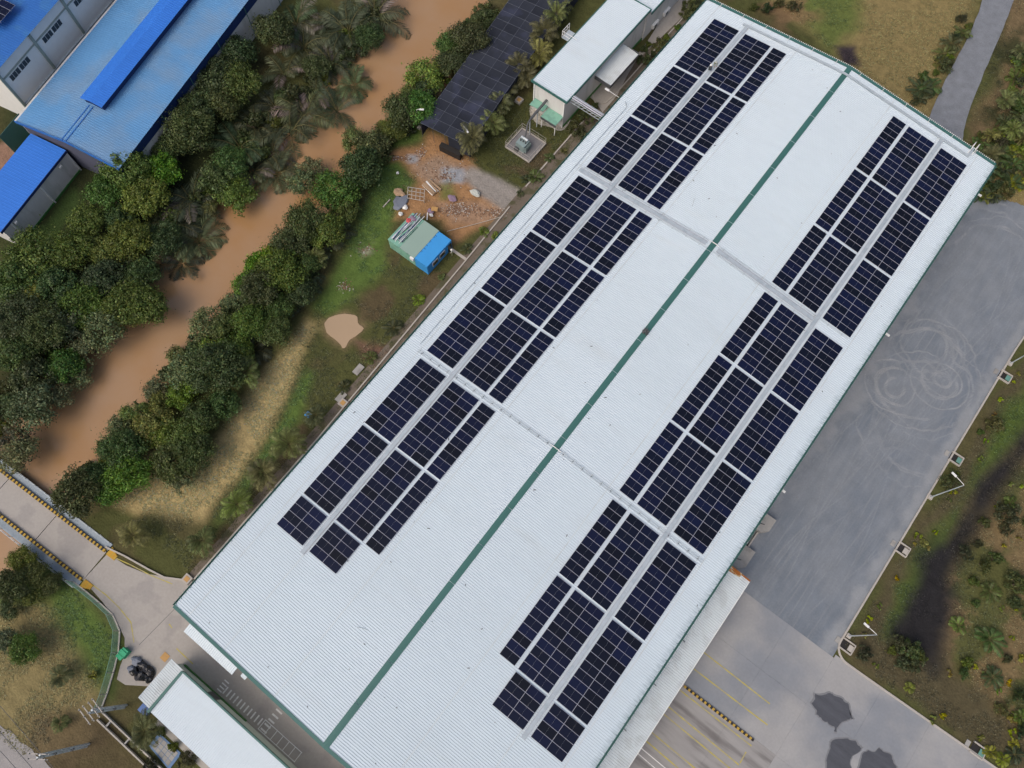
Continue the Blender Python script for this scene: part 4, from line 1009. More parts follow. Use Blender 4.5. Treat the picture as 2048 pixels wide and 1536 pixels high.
def broadleaf(name, r, h, base, lobes, per, leaf, flat=0.75, gap=0.0):
    cs, ns, cl = [], [], []
    tops = []
    for k in range(lobes):
        a = RNG.uniform(0, 2 * math.pi); q = r * math.sqrt(RNG.uniform(0.0, 1)) * 0.82
        z = h - (q / r) ** 2 * r * 0.55 + RNG.uniform(-0.5, 0.35) * r * 0.4
        lr_ = r * RNG.uniform(0.16, 0.34)
        ce = np.array([q * math.cos(a), q * math.sin(a), z - lr_])
        tops.append(ce)
        d = RNG.normal(size=(per, 3)); d[:, 2] = d[:, 2] * 0.8 + 0.35
        d /= np.linalg.norm(d, axis=1, keepdims=True)
        rad = lr_ * RNG.uniform(0.45, 1.3, (per, 1))
        st = np.exp(RNG.normal(0, 0.32, 3)) * np.array([1, 1, flat]); sp_ = RNG.random((per, 1)) < 0.16
        rad = np.where(sp_, rad * RNG.uniform(1.1, 1.75, (per, 1)), rad)
        cs.append(ce + d * rad * st); ns.append(d + RNG.normal(0, 0.55, (per, 3)))
        cl.append(tint(per, np.array(base) * math.exp(RNG.normal(0, 0.16)), 0.25))
    c, n, col = np.concatenate(cs), np.concatenate(ns), np.concatenate(cl)
    N_ = len(c); sz = leaf * RNG.uniform(0.6, 1.35, N_)
    crown = leaves_mesh(name + '_crown', c, n, sz, sz * 0.55, col)
    tk = MB(); lean = RNG.uniform(-0.3, 0.3, 2)
    tk.tube([(0, 0, -0.4), (lean[0] * 0.4, lean[1] * 0.4, h * 0.25), (lean[0], lean[1], h * 0.5)], [r * 0.055 + 0.05, r * 0.045 + 0.04, r * 0.035 + 0.03], 7)
    for ce in tops[:7]: tk.tube([(lean[0], lean[1], h * 0.42), tuple((ce * 0.5 + np.array([lean[0], lean[1], h * 0.5]) * 0.5)), tuple(ce)], [r * 0.03 + 0.02, r * 0.02 + 0.02, 0.02], 5)
    return [('crown', crown), ('trunk', tk.mesh(name + '_trunk', MT['bark']))]
def palm(name, trunk_h, nf, fl, pairs, leaflet, base, rise=(0.2, 1.1), droop=0.6, tr=0.14, dead=0.0, lw=0.09, twist=0.5):
    cs, ns, ls, us, cl = [], [], [], [], []
    rach = MB()
    for k in range(nf):
        az = 2.39996 * k + RNG.uniform(-0.25, 0.25); el = RNG.uniform(*rise); L_ = fl * RNG.uniform(0.75, 1.1)
        p = np.array([0, 0, trunk_h]); pts = [p.copy()]; seg = 9; dv = el
        isdead = RNG.random() < dead
        fb = np.array((0.17, 0.15, 0.12)) if isdead else np.array(base) * math.exp(RNG.normal(0, 0.14))
        side = np.array([-math.sin(az), math.cos(az), 0])
        for i in range(seg):
            d = np.array([math.cos(az) * math.cos(dv), math.sin(az) * math.cos(dv), math.sin(dv)])
            p = p + d * L_ / seg; pts.append(p.copy()); dv -= droop * (0.5 + i / seg) / seg * 2.2
        pts = np.array(pts)
        rach.tube([tuple(q) for q in pts], [0.045 * fl / 4 * (1 - 0.8 * i / seg) + 0.008 for i in range(seg + 1)], 4, cap=False)
        for j in range(pairs):
            f_ = 0.14 + 0.85 * (j + 0.5) / pairs; u_ = f_ * seg; i = min(int(u_), seg - 1)
            q = pts[i] + (pts[i + 1] - pts[i]) * (u_ - i); d = pts[i + 1] - pts[i]; d /= np.linalg.norm(d)
            upv = np.cross(d, side); upv *= -1 if upv[2] < 0 else 1
            ll = leaflet * (0.55 + 0.9 * math.sin(math.pi * min(0.95, f_ * 0.9 + 0.08))) * RNG.uniform(0.85, 1.1)
            for s_ in (-1, 1):
                v_ = side * s_ * 0.85 + d * 0.55 - upv * RNG.uniform(0.05, twist)
                v_ /= np.linalg.norm(v_)
                cs.append(q + v_ * ll / 2); us.append(v_); ls.append(ll)
                ns.append(upv + side * s_ * 0.45 + RNG.normal(0, 0.12, 3)); cl.append(fb * math.exp(RNG.normal(0, 0.18)))
    N_ = len(cs); ls = np.array(ls)
    fr = leaves_mesh(name + '_fronds', np.array(cs), np.array(ns), ls, np.full(N_, lw) * (0.8 + 0.4 * RNG.random(N_)), np.clip(np.array(cl), 0.004, 0.5), np.array(us))
    out = [('fronds', fr), ('frond_ribs', rach.mesh(name + '_ribs', MT['rib']))]
    if trunk_h > 0.4:
        tk = MB(); k = max(3, int(trunk_h * 2))
        tk.tube([(0.05 * math.sin(i), 0.05 * math.cos(i * 1.3), -0.3 + (trunk_h + 0.4) * i / k) for i in range(k + 1)], [tr * (1.35 - 0.5 * i / k) for i in range(k + 1)], 8)
        out.append(('trunk', tk.mesh(name + '_trunk', MT['bark'])))
    return out
MT['rib'] = mat('frond_rib', (0.13, 0.12, 0.05), 0.7, 0.2, 0.15, 2.0)
G1, G2, G3, G4 = (0.062, 0.085, 0.026), (0.048, 0.090, 0.020), (0.066, 0.078, 0.036), (0.088, 0.112, 0.026)
PROTO = {
    'dark':  [broadleaf('dark%d' % i, r, h, (0.078, 0.118, 0.034), 38, 230, 0.34) for i, (r, h) in enumerate(((3.6, 6.4), (3.1, 5.8), (4.2, 7.0)))],
    'bright': [broadleaf('bright%d' % i, r, h, (0.090, 0.160, 0.030), 38, 230, 0.34) for i, (r, h) in enumerate(((3.4, 6.2), (2.9, 5.4)))],
    'grey':  [broadleaf('grey%d' % i, r, h, (0.115, 0.140, 0.068), 26, 150, 0.30) for i, (r, h) in enumerate(((3.2, 5.2), (2.6, 4.6)))],
    'olive': [broadleaf('olive%d' % i, r, h, (0.122, 0.162, 0.046), 30, 190, 0.32) for i, (r, h) in enumerate(((3.0, 5.2), (2.4, 4.4)))],
    'nipa':  [palm('nipa%d' % i, 0.2, nf, fl, 34, 1.15, (0.072, 0.096, 0.050), (0.45, 1.3), 0.95, dead=0.08, lw=0.12, twist=0.7) for i, (nf, fl) in enumerate(((13, 6.4), (11, 7.2), (15, 5.8)))],
    'coco':  [palm('coco%d' % i, th, nf, fl, 30, 0.78, (0.135, 0.155, 0.052), (0.05, 1.25), 0.75, lw=0.085, twist=0.6) for i, (th, nf, fl) in enumerate(((3.2, 18, 3.3), (2.4, 15, 2.9), (4.0, 20, 3.6)))],
    'young': [palm('young%d' % i, 0.25, nf, fl, 16, 0.42, b_, (0.35, 1.2), 0.7, tr=0.08, lw=0.10, twist=0.4) for i, (nf, fl, b_) in enumerate(((8, 1.5, (0.085, 0.13, 0.025)), (7, 1.25, (0.13, 0.17, 0.03)), (9, 1.9, (0.06, 0.085, 0.03))))],
    'shrub': [broadleaf('shrub%d' % i, r, h, b_, 10, 150, 0.22, 0.8) for i, (r, h, b_) in enumerate(((1.1, 1.3, (0.050, 0.072, 0.024)), (0.8, 0.95, (0.085, 0.125, 0.022)), (1.3, 1.5, (0.065, 0.080, 0.032))))],
    'sprout': [broadleaf('sprout%d' % i, 0.45, 0.6, b_, 4, 16, 0.34, 0.8) for i, b_ in enumerate(((0.20, 0.22, 0.02), (0.13, 0.19, 0.02), (0.24, 0.20, 0.02)))],
}
NAME = {'dark': 'broadleaf_tree', 'bright': 'broadleaf_tree', 'grey': 'mangrove_tree', 'olive': 'broadleaf_tree', 'nipa': 'nipa_palm', 'coco': 'coconut_palm', 'young': 'young_palm', 'shrub': 'shrub', 'sprout': 'seedling'}
CAT = {'nipa': 'palm', 'coco': 'palm', 'young': 'palm', 'shrub': 'shrub', 'sprout': 'plant'}
CZ = {'dark': 5.0, 'bright': 4.8, 'grey': 4.0, 'olive': 4.0, 'nipa': 3.2, 'coco': 3.4, 'young': 0.9, 'shrub': 0.7, 'sprout': 0.4}
WORD = {'dark': 'dark green bushy tree', 'bright': 'fresh green bushy tree', 'grey': 'grey-green mangrove tree', 'olive': 'olive green bushy tree', 'nipa': 'long-fronded nipa palm', 'coco': 'coconut palm', 'young': 'young palm', 'shrub': 'small shrub', 'sprout': 'yellow-green seedling'}
rv = random.Random(21)
def plant(kind, u, v, lab, grp, s_=1.0):
    z = CZ[kind] * s_
    p = S(u, v, z)
    pr = PROTO[kind][rv.randrange(len(PROTO[kind]))]
    sc = s_ * rv.uniform(0.78, 1.14)
    t_ = thing(NAME[kind], (p[0], p[1], max(ground_z(p[0], p[1]), -1.2) - 0.05), lab, CAT.get(kind, 'tree'), grp, (0, 0, rv.uniform(0, 6.28)))
    t_.scale = (sc * rv.uniform(0.84, 1.18), sc * rv.uniform(0.84, 1.18), sc * rv.uniform(0.9, 1.1))
    for nm_, me in pr: link(nm_, me, t_)
    return t_
def bank(spec, place, grp, key=lambda q: -q[2]):
    """spec: (kind, u, v[, scale]); labelled by their order away from the bridge, per kind"""
    cnt = {}
    for q in sorted(spec, key=key):
        k = q[0]; cnt[k] = cnt.get(k, 0) + 1
        plant(k, q[1], q[2], f'{WORD[k]} {place[0]}, {ordw(cnt[k])} {place[1]}', grp, q[3] if len(q) > 3 else 1.0)
FAR = [('nipa',u,v) for u,v in ((600,70),(655,105),(700,140),(560,125),(625,165),(585,25),(690,40),(540,190),(505,235),(570,235),(470,275),(530,285),(492,318),(372,385),(335,430),(345,500),(745,8),(655,30),(665,190),(600,205),(380,460),(540,320))] + [('dark',455,315,.8),('olive',410,400,.8),('dark',548,58,.9),('dark',625,120,.7),('olive',560,180,.7),('dark',735,60,.7),('dark',500,280,.7)]
FAR += [('dark',u,v) for u,v in ((470,95),(430,150),(395,205),(440,200),(380,260),(330,280),(480,160),(130,490),(60,500),(20,545),(100,560),(30,630),(150,600),(90,650),(20,700),(50,745),(110,720),(25,800),(310,460),(250,470),(185,545),(240,600))]
FAR += [('bright',u,v) for u,v in ((255,335),(205,370),(225,420),(285,380),(165,430),(430,330),(460,365),(270,530),(285,600),(310,330))]
FAR += [('grey',u,v) for u,v in ((120,640),(160,680),(140,735),(95,775),(200,650),(60,810),(10,880),(20,905))] + [('olive',u,v) for u,v in ((200,490),(70,590),(250,560),(215,600))]
rr = random.Random(61)
def fill(lo, hi, n, off, kinds):
    out = []
    for i in range(n):
        f_ = lo + (hi - lo) * (i + rr.random()) / n; k = f_ * (len(CREEK) - 1); a = int(min(k, len(CREEK) - 2)); t_ = k - a
        c0, c1 = CREEK[a], CREEK[a + 1]; d = Vector((c1[0] - c0[0], c1[1] - c0[1])).normalized(); o_ = off + rr.uniform(-1.6, 2.4) * (1 if off > 0 else -1)
        w_ = Vector((c0[0] + (c1[0] - c0[0]) * t_ - d.y * o_, c0[1] + (c1[1] - c0[1]) * t_ + d.x * o_, 0.7))
        q = (w_ - Vector(_C)); q = Vector(_RM.T @ np.array(q)); out.append((rr.choice(kinds), 1024 + 1554.45 * q.x / -q.z, 768 - 1554.45 * q.y / -q.z, rr.uniform(1.3, 2.3)))
    return out
FAR += fill(0.10, 0.78, 46, -9.6, ['shrub'])
bank(FAR, ('on the factory bank of the creek', 'from the bridge'), 'trees on the factory bank of the creek')
NEAR = [('dark',u,v) for u,v in ((968,18),(938,72),(908,112),(722,335),(668,372),(690,400),(610,440),(650,455),(575,480),(610,520),(560,540),(600,575),(520,575),(550,610),(500,640),(545,655),(470,690),(400,830),(440,800),(370,870),(330,920),(385,900),(240,900),(180,955),(150,985),(430,740))]
NEAR += [('olive',u,v) for u,v in ((885,105),(850,140),(820,180),(795,205),(760,245),(708,268),(740,290),(440,650),(380,690),(345,700),(420,700),(310,800),(260,825),(300,850))]
NEAR += [('bright',u,v) for u,v in ((545,500),(510,520),(490,560),(525,540),(900,75),(835,205),(350,780),(320,860),(250,950),(210,970),(585,555))]
NEAR += [('grey',u,v) for u,v in ((612,318),(594,348),(410,640),(365,740),(300,770),(235,850),(210,885),(460,600))] + [('grey',360,960,0.8)]
NEAR += fill(0.08, 0.80, 60, 8.4, ['shrub']) + [('nipa',u,v,.62) for u,v in ((632,492),(598,560),(570,600),(610,530),(540,640),(655,455),(500,690))] + [('dark',u,v,.8) for u,v in ((735,315),(705,350),(780,240),(805,215),(846,158))]
NEAR = [q if len(q) > 3 else q + (0.86,) for q in NEAR]
bank(NEAR, ('on the warehouse bank of the creek', 'from the bridge'), 'trees on the warehouse bank of the creek')
LOW = [('dark',28,1118,.6),('dark',66,1148,.6),('dark',20,1170,.7),('olive',62,1195,.6),('dark',100,1166,.5),('olive',8,1215,.6),('dark',42,1298,.6),('grey',12,1285,.6)]
bank(LOW, ('below the bridge', 'from the bottom edge'), 'trees below the bridge')
bank([('coco',u,v,.8) for u,v in ((1112,35),(1088,68),(1062,95),(1078,110),(1038,135),(1052,150),(1012,178),(1002,205),(985,245),(945,283),(1120,8))], ('between shade house and white hall', 'from the lower end'), 'palms beside the shade house')
bank([('coco',u,v,s) for u,v,s in ((487,742,1.0),(577,888,1.0),(527,945,.85),(472,1008,.8),(402,1080,.8),(272,1072,.6),(632,832,.6),(630,520,.7))], ('on the lawn strip by the creek-side eave', 'from the bridge'), 'palms on the lawn strip')
bank([('coco',u,v,s) for u,v,s in ((110,1352,.8),(115,1448,.55),(290,1462,.75))], ('on the lower-left field', 'from the bottom edge'), 'palms on the lower-left field')
YNG = [('young',u,v,s) for u,v,s in ((836,598,.8),(787,653,.9),(741,713,.7),(688,771,.7),(883,551,.6),(905,610,.5),(1070,350,.9),(1052,355,.7),(1100,312,.8),(1128,300,.6),(1165,265,.7),(935,495,.6),(968,460,.8),(990,470,.6),(1040,385,.5))]
bank(YNG, ('in the grass along the creek-side eave', 'from the bridge'), 'young palms along the creek-side eave')
# planting bed between the white hall and the warehouse
bank([('shrub',u,v) for u,v in ((1392,8),(1372,28),(1355,50),(1335,72),(1320,90),(1305,108),(1290,122),(1276,112),(1288,98),(1262,120),(1190,215),(1200,230),(1172,235),(1150,255),(1298,85),(1380,10),(1165,275))], ('in the bed between white hall and warehouse', 'from the transformer'), 'shrubs between white hall and warehouse')
# far field at the upper right
UR = [('young',u,v,1.3) for u,v in ((1848,172),(1865,165),(1843,190),(1930,60),(1908,80),(1885,118),(1895,100))] + [('shrub',u,v) for u,v in ((1925,35),(1938,48),(1912,70),(1888,128),(1902,110),(1876,140),(1590,10),(1560,4),(1535,14),(1510,10),(1850,150),(1860,185))]
bank(UR, ('on the dry field beyond the far gable', 'from the bottom'), 'plants on the dry field beyond the far gable')
rr = random.Random(31); RT = []
for i in range(78):
    for _ in range(30):
        u, v = rr.uniform(1955, 2075), rr.uniform(95, 395)
        if u < 2040 - (v - 95) * 0.25 and v < 260: continue
        if v > 365 and u > 2010: continue
        if all(math.hypot(u - a[1], v - a[2]) > 11 for a in RT): break
    RT.append((rr.choice(['young'] * 5 + ['shrub'] * 3 + ['coco']), u, v, rr.uniform(0.8, 1.45)))
RT = [(k, u, v, s * (0.5 if k == 'coco' else 1)) for k, u, v, s in RT]
bank(RT, ('in the thicket right of the gravel road', 'from its lower end'), 'plants in the thicket right of the gravel road')
# strip between kerb and marsh, and the field beyond it
KS = [('sprout',u,v) for u,v in ((1962,915),(1990,828),(2005,800),(1975,880),(1900,1000),(1872,1065),(1861,1095),(1838,1070),(1795,1155),(1760,1210),(1740,1240),(1728,1268),(1752,1332),(1888,1432),(1868,1440),(1960,1478),(1968,1476),(1830,1090),(2040,745),(2030,765),(1908,985),(1972,1345),(2000,1380),(1900,1347),(2026,1428),(2034,1440))]
KS += [('shrub',u,v) for u,v in ((1905,955),(1898,968),(1915,950),(1728,1305),(1800,1285),(1822,1300),(1830,1325),(1790,1300),(1845,1310),(1808,1320),(1965,865),(1990,850))] + [('young',1822,1375,.8),('young',1985,1505,.8),('young',2010,1520,.9),('young',2035,1510,.9),('young',1850,1085,.6)]
bank(KS, ('between the yard kerb and the marsh', 'from the bottom'), 'plants between the yard kerb and the marsh')
rr = random.Random(41); FF = []
for i in range(46):
    for _ in range(30):
        v = rr.uniform(960, 1500); u = rr.uniform(max(1915, 2060 - (v - 900) * 0.62, 1890 + (v - 1300) * 0.75), 2075)
        if all(math.hypot(u - a[1], v - a[2]) > 17 for a in FF): break
    FF.append((rr.choice(['shrub', 'shrub', 'young', 'sprout']), u, v, rr.uniform(0.8, 1.3)))
bank(FF, ('on the rough field beyond the marsh', 'from the bottom'), 'plants on the rough field beyond the marsh')
bank([('sprout',180,1350,1.8),('shrub',318,1462),('shrub',345,1490),('shrub',372,1520),('shrub',300,1530),('sprout',350,1497)], ('near the tiled pad or the mesh fence', 'from the bottom'), 'plants round the office')

# grass and weeds: tufts over the open ground, one uncountable mass
def tufts(name, n, polys, h=(0.10, 0.26), gain=1.35, seed=1):
    rg = np.random.default_rng(seed); PP, HH = [], []
    area = []
    for pl, dens in polys:
        a = np.array(pl); lo, hi = a.min(0), a.max(0)
        m_ = int(n * dens)
        x, y = rg.uniform(lo[0], hi[0], m_), rg.uniform(lo[1], hi[1], m_)
        k_ = (poly_sd(x, y, pl) < 0) & (fbm(x, y, 0.35, off=9.0) > 0.44) & (np.hypot(x + 37.7, y + 23.6) > 4.2)
        PP.append(np.stack([x[k_], y[k_]], 1))
    P = np.concatenate(PP)
    jx = np.clip(np.searchsorted(xs, P[:, 0]), 0, len(xs) - 1); jy = np.clip(np.searchsorted(ys, P[:, 1]), 0, len(ys) - 1)
    zz = Z[jy, jx]; cc = Cc[jy, jx] * gain
    ok = (zz > -0.75) & (np.abs(P[:, 0] - 0.3) > 30) | (P[:, 1] > 57)
    ok &= (zz > -0.75)
    P, zz, cc = P[ok], zz[ok], cc[ok]
    rep = 4
    P, zz, cc = np.repeat(P, rep, 0), np.repeat(zz, rep), np.repeat(cc, rep, 0)
    N_ = len(P); hh = rg.uniform(h[0], h[1], N_)
    up = rg.normal(0, 1.0, (N_, 3)); up[:, 2] = 0.6; up /= np.linalg.norm(up, axis=1, keepdims=True)
    c = np.stack([P[:, 0] + rg.normal(0, 0.12, N_), P[:, 1] + rg.normal(0, 0.12, N_), zz], 1) + up * hh[:, None] * 0.45
    nn = rg.normal(size=(N_, 3)); nn[:, 2] = np.abs(nn[:, 2]) + 1.6
    col = cc * np.exp(rg.normal(0, 0.3, (N_, 1)))
    me = leaves_mesh(name, c, nn, hh, hh * 0.5, np.clip(col, 0.004, 0.4), up)
    return tag(link(name, me), kind='stuff')
tufts('grass_tufts', 1, [
    (S2([(760,330),(835,350),(780,470),(935,520),(860,640),(720,800),(480,1080),(390,1150),(230,1010),(420,880),(640,600)]), 26000),
    (S2([(915,310),(1060,200),(1190,260),(1070,395)]), 5000),
    (S2([(1470,-60),(1975,-60),(1860,260),(1690,120)]), 20000), (S2([(2010,-60),(2120,-60),(2120,440),(1955,375),(1930,290)]), 12000),
    (S2([(2080,670),(1690,1290),(1745,1350),(2060,1560),(2150,1560),(2150,670)]), 26000),
    (S2([(-60,1080),(60,1080),(245,1290),(200,1420),(330,1560),(120,1560),(-60,1440)]), 16000)], seed=4)
tag(bpy.data.objects['grass_tufts'], 'low grass and weeds over the open ground', 'grass')
# ------------------------------------------------------------------ site hut of two containers, with clutter
hut = thing('container_hut', (-37.4, -5.7, 0), 'site hut of a pale green and a sky-blue container side by side', 'hut')
MB().span((-41.3, -8.75, 0.0), (-36.05, -2.85, 2.55)).build('green_container', MT['green_lt'], hut)
MB().span((-38.95, -8.8, 2.55), (-36.0, -2.75, 2.66)).build('roof_sheet', mat('sage_roof', (0.26, 0.36, 0.31), 0.6, 0.3, 0.04, 0.6), hut)
MB().span((-41.35, -8.8, 2.55), (-39.0, -2.8, 2.60)).build('roof_sheet', MT['green_lt'], hut)
bb = MB().span((-36.0, -8.75, 0.0), (-33.5, -2.85, 2.6)); bc = bb.build('blue_container', MT['blue_hut'], hut)
rb = MB()
for i in range(26): rb.span((-33.5, -8.6 + i * 0.22, 0.15), (-33.45, -8.5 + i * 0.22, 2.4))
tag(rb.build('corrugation', MT['blue_hut'], hut), kind='stuff')
for y in (-7.6, -5.9):
    f_ = MB().span((-33.46, y, 1.0), (-33.40, y + 1.3, 2.05)).build('window', MT['white'], hut)
    MB().span((-33.41, y + 0.08, 1.08), (-33.385, y + 1.22, 1.97)).build('pane', MT['glass'], f_)
MB().span((-33.46, -3.85, 0.1), (-33.41, -3.0, 2.1)).build('door', MT['glass'], hut)
dm = MB(); rr = random.Random(8)
for i in range(9): dm.box((-35.95 + rr.uniform(-0.02, 0.1), -7.5 + i * 0.55 + rr.uniform(-.2, .2), 2.607), (rr.uniform(0.2, 0.55), 0.07, 0.008))
tag(dm.build('drip_stain', MT['blue_wall'], hut), kind='stuff')
MB().span((-36.75, -9.1, 1.9), (-36.05, -8.76, 2.5)).build('air_conditioner', MT['white'], hut)
# scrap on the roof and by the hut
def item(name, lab, cat, build, m_, grp=None):
    o = build.build(name, m_); return tag(o, lab, cat, grp)
rr = random.Random(14)
cols = [('steel', 'grey'), ('white', 'white'), ('blue_wall', 'dark blue'), ('darksteel', 'dark'), ('alu', 'silver')]
for i in range(14):
    x0, y0 = -41.0 + 0.14 * i, -8.2 + rr.uniform(-0.3, 0.5); L_ = rr.uniform(3.2, 6.8); k_ = cols[i % 5]
    item('scrap_profile', f'{k_[1]} metal profile on the hut roof scrap heap, {ordw(i + 1)} from its left edge', 'profile',
         MB().bar((x0, y0, 2.66 + 0.02 * (i % 4)), (x0 + rr.uniform(-0.5, 0.7), y0 + L_, 2.7 + 0.05 * (i % 3)), rr.uniform(0.07, 0.16), 0.05), MT[k_[0]], 'scrap profiles on the hut roof')
def lump(c, r_, seed, flat=0.6, n=1):
    bm = bmesh.new(); bmesh.ops.create_icosphere(bm, subdivisions=2, radius=1.0)
    rg = random.Random(seed); ph_ = [rg.uniform(0, 6) for _ in range(6)]
    for v in bm.verts:
        f_ = 1 + 0.22 * math.sin(3 * v.co.x + ph_[0]) * math.cos(4 * v.co.y + ph_[1]) + 0.14 * math.sin(6 * v.co.z + ph_[2] + 5 * v.co.x) + rg.uniform(-0.07, 0.07)
        v.co = Vector((v.co.x * r_[0], v.co.y * r_[1], max(-0.35, v.co.z) * r_[2] * 1.0)) * f_ + Vector(c)
    mb = MB(); mb.add([tuple(v.co) for v in bm.verts], [tuple(q.index for q in f.verts) for f in bm.faces]); bm.free()
    return mb
for u, v, z, r_, m_, nm_, lab, cat in ((817,441,2.75,(.45,.4,.25),'red','plastic_sheet','red and white plastic heap on the scrap on the hut roof','plastic'),
        (826,437,2.75,(.6,.4,.2),'purple','tarpaulin','mauve tarpaulin at the top end of the hut roof','tarpaulin'),
        (811,415,0.3,(.35,.5,.35),'white','sack','white sack beside the grey tarpaulins above the hut','sack'),
        (801,428,0.3,(.4,.3,.3),'white','sack','white sack next to the scrap profiles left of the hut','sack'),
        (861,422,0.3,(.6,.45,.3),'purple','tarpaulin','purple tarpaulin bundle next to the orange sheet','tarpaulin'),
        (862,430,0.3,(.35,.25,.3),'white','sack','white sack below the orange sheet','sack'),
        (951,386,0.35,(.9,.55,.4),'tarp','cement_mixer_cover','pale grey sheeted bundle alone on the earth by the track','bundle'),
        (904,397,0.3,(.8,.55,.2),'purple','tarpaulin','mauve folded tarpaulin among the rubble','tarpaulin'),
        (795,346,0.15,(.25,.25,.2),'white','sack','small white sack on the bright green grass','sack'),
        (800,405,0.2,(1.0,1.5,.22),'tarp','tarpaulin','grey tarpaulin spread above the hut scrap','tarpaulin'),
        (798,385,0.3,(.9,.7,.3),'wood','board_pile','brown boards beside the steel grid frame','boards')):
    p = S(u, v, z); item(nm_, lab, cat, lump((p[0], p[1], z), r_, int(u)), MT[m_] if not (m_ == 'tarp' and nm_ == 'cement_mixer_cover') else MT['palecloth'])
p = S(869, 418, 0.6); item('orange_sheet', 'orange plastic sheet lying on the earth above the hut', 'sheet', MB().box((p[0], p[1], 0.62), (1.0, 0.75, 0.05), 0.5), MT['orange'])
a, b_ = S(855, 425, 0.3), S(854, 440, 0.3); item('timber', 'white timber leaning upright by the hut corner', 'timber', MB().bar((a[0], a[1], 0.25), (b_[0], b_[1], 0.3), 0.16, 0.12), MT['white'])
a, b_ = S(766, 413, 0.2), S(780, 398, 0.2); item('timber', 'pale pole lying on the bright green grass', 'timber', MB().bar((a[0], a[1], 0.05), (b_[0], b_[1], 0.08), 0.16, 0.12), MT['conc_lt'])
fr_ = [S(u, v, 0.5) for u, v in ((816,374),(849,379),(848,402),(815,396))]
gf = thing('steel_grid_frame', (fr_[0][0], fr_[0][1], 0), 'pale welded steel grid frame lying on the earth', 'frame')
for i in range(4):
    f0 = i / 3
    A, B = [fr_[0][c] + (fr_[3][c] - fr_[0][c]) * f0 for c in (0, 1)], [fr_[1][c] + (fr_[2][c] - fr_[1][c]) * f0 for c in (0, 1)]
    MB().bar((*A, 0.5), (*B, 0.5), 0.08, 0.07).build('bar', MT['conc_lt'], gf)
for i in range(5):
    f0 = i / 4
    A, B = [fr_[0][c] + (fr_[1][c] - fr_[0][c]) * f0 for c in (0, 1)], [fr_[3][c] + (fr_[2][c] - fr_[3][c]) * f0 for c in (0, 1)]
    MB().bar((*A, 0.56), (*B, 0.56), 0.08, 0.05).build('bar', MT['conc_lt'], gf)
for q in fr_: MB().bar((q[0], q[1], -0.1), (q[0], q[1], 0.5), 0.07, 0.07).build('leg', MT['conc_lt'], gf)
c0, c1 = S(851, 362, 0.5), S(872, 383, 0.5)
tl = thing('timber_stack', (c0[0], c0[1], 0), 'stack of long timber boards lying near the black shade house', 'timber stack')
dv = Vector((c1[0] - c0[0], c1[1] - c0[1], 0)); nv = Vector((-dv.y, dv.x, 0)).normalized()
for i in range(6):
    for z in range(2):
        o_ = nv * (0.28 * (i - 2.5)); e_ = rr.uniform(-0.2, 0.2)
        MB().bar((c0[0] + o_.x, c0[1] + o_.y, 0.12 + 0.16 * z), (c1[0] + o_.x + e_, c1[1] + o_.y + e_, 0.12 + 0.16 * z), 0.24, 0.13).build('board', MT['wood'] if (i + z) % 4 else MT['white'], tl)
# rubble: broken brick strewn over the earth, uncountable
rb = MB(); rr = random.Random(2)
for cu, cv, su, sv, n in ((920,418,34,14,420),(985,425,34,10,160),(800,316,26,5,110),(842,305,10,10,80),(890,352,18,9,120),(690,572,14,12,90),(730,500,22,14,50),(880,340,60,50,160),(640,560,4,8,12),(732,365,8,6,40)):
    for i in range(n):
        p = S(rr.gauss(cu, su * 0.5), rr.gauss(cv, sv * 0.5), 0); s_ = rr.uniform(0.05, 0.14)
        rb.box((p[0], p[1], ground_z(p[0], p[1]) + 0.05), (s_ * 1.6, s_, s_ * 0.7), rr.uniform(0, 3), mi=rr.choice((0, 0, 0, 1)))
tag(rb.build('rubble', [MT['brick'], MT['conc_lt'], MT['white_paint']]), 'broken brick and rubble strewn over the earth', 'rubble', kind='stuff')
h_ = [S(u, v, 0.05) for u, v in ((894,463),(925,455),(960,446),(1005,433))]
item('hose', 'thin pale hose running from the hut across the grass', 'hose', MB().tube([(q[0], q[1], 0.1) for q in h_], 0.05, 6), MT['conc_lt'])
for u, v, lab in ((1038, 200, 'concrete pit with orange lid on the lawn by the white hall'), (686, 806, 'concrete pit with orange lid beside the creek-side eave'), (374, 1158, 'concrete pit with tan lid where the bridge ramp meets the eave')):
    p = S(u, v, 0.3); t_ = thing('inspection_pit', (p[0], p[1], 0), lab, 'pit', 'concrete inspection pits')
    MB().box((p[0], p[1], 0.15), (1.15, 1.15, 0.5)).build('pit', MT['conc_lt'], t_); MB().box((p[0], p[1], 0.42), (0.66, 0.66, 0.05)).build('lid', MT['orange'], t_)
p = S(330, 1314, 0.05); item('manhole_cover', 'orange square manhole cover on the service road by the office', 'manhole', MB().box((p[0], p[1], 0.07), (0.95, 0.95, 0.05)), MT['orange'])
p = S(616, 829, 0.4); item('blue_crate', 'small blue crate on the grass under a palm', 'crate', MB().span((p[0] - .4, p[1] - .4, -0.1), (p[0] + .4, p[1] + .4, 0.4)).span((p[0] - .3, p[1] - .3, 0.4), (p[0] + .3, p[1] + .3, 0.46)), MT['blue_hut'])
for u, v in ((718, 740), (683, 795)):
    p = S(u, v, 0.1); item('drain_cover', 'grey slab over the drain kerb, %s the puddle' % ('nearer' if v < 760 else 'farther from'), 'slab', MB().box((p[0] - 0.1, p[1], 0.14), (1.0, 1.7, 0.12)), MT['conc'])
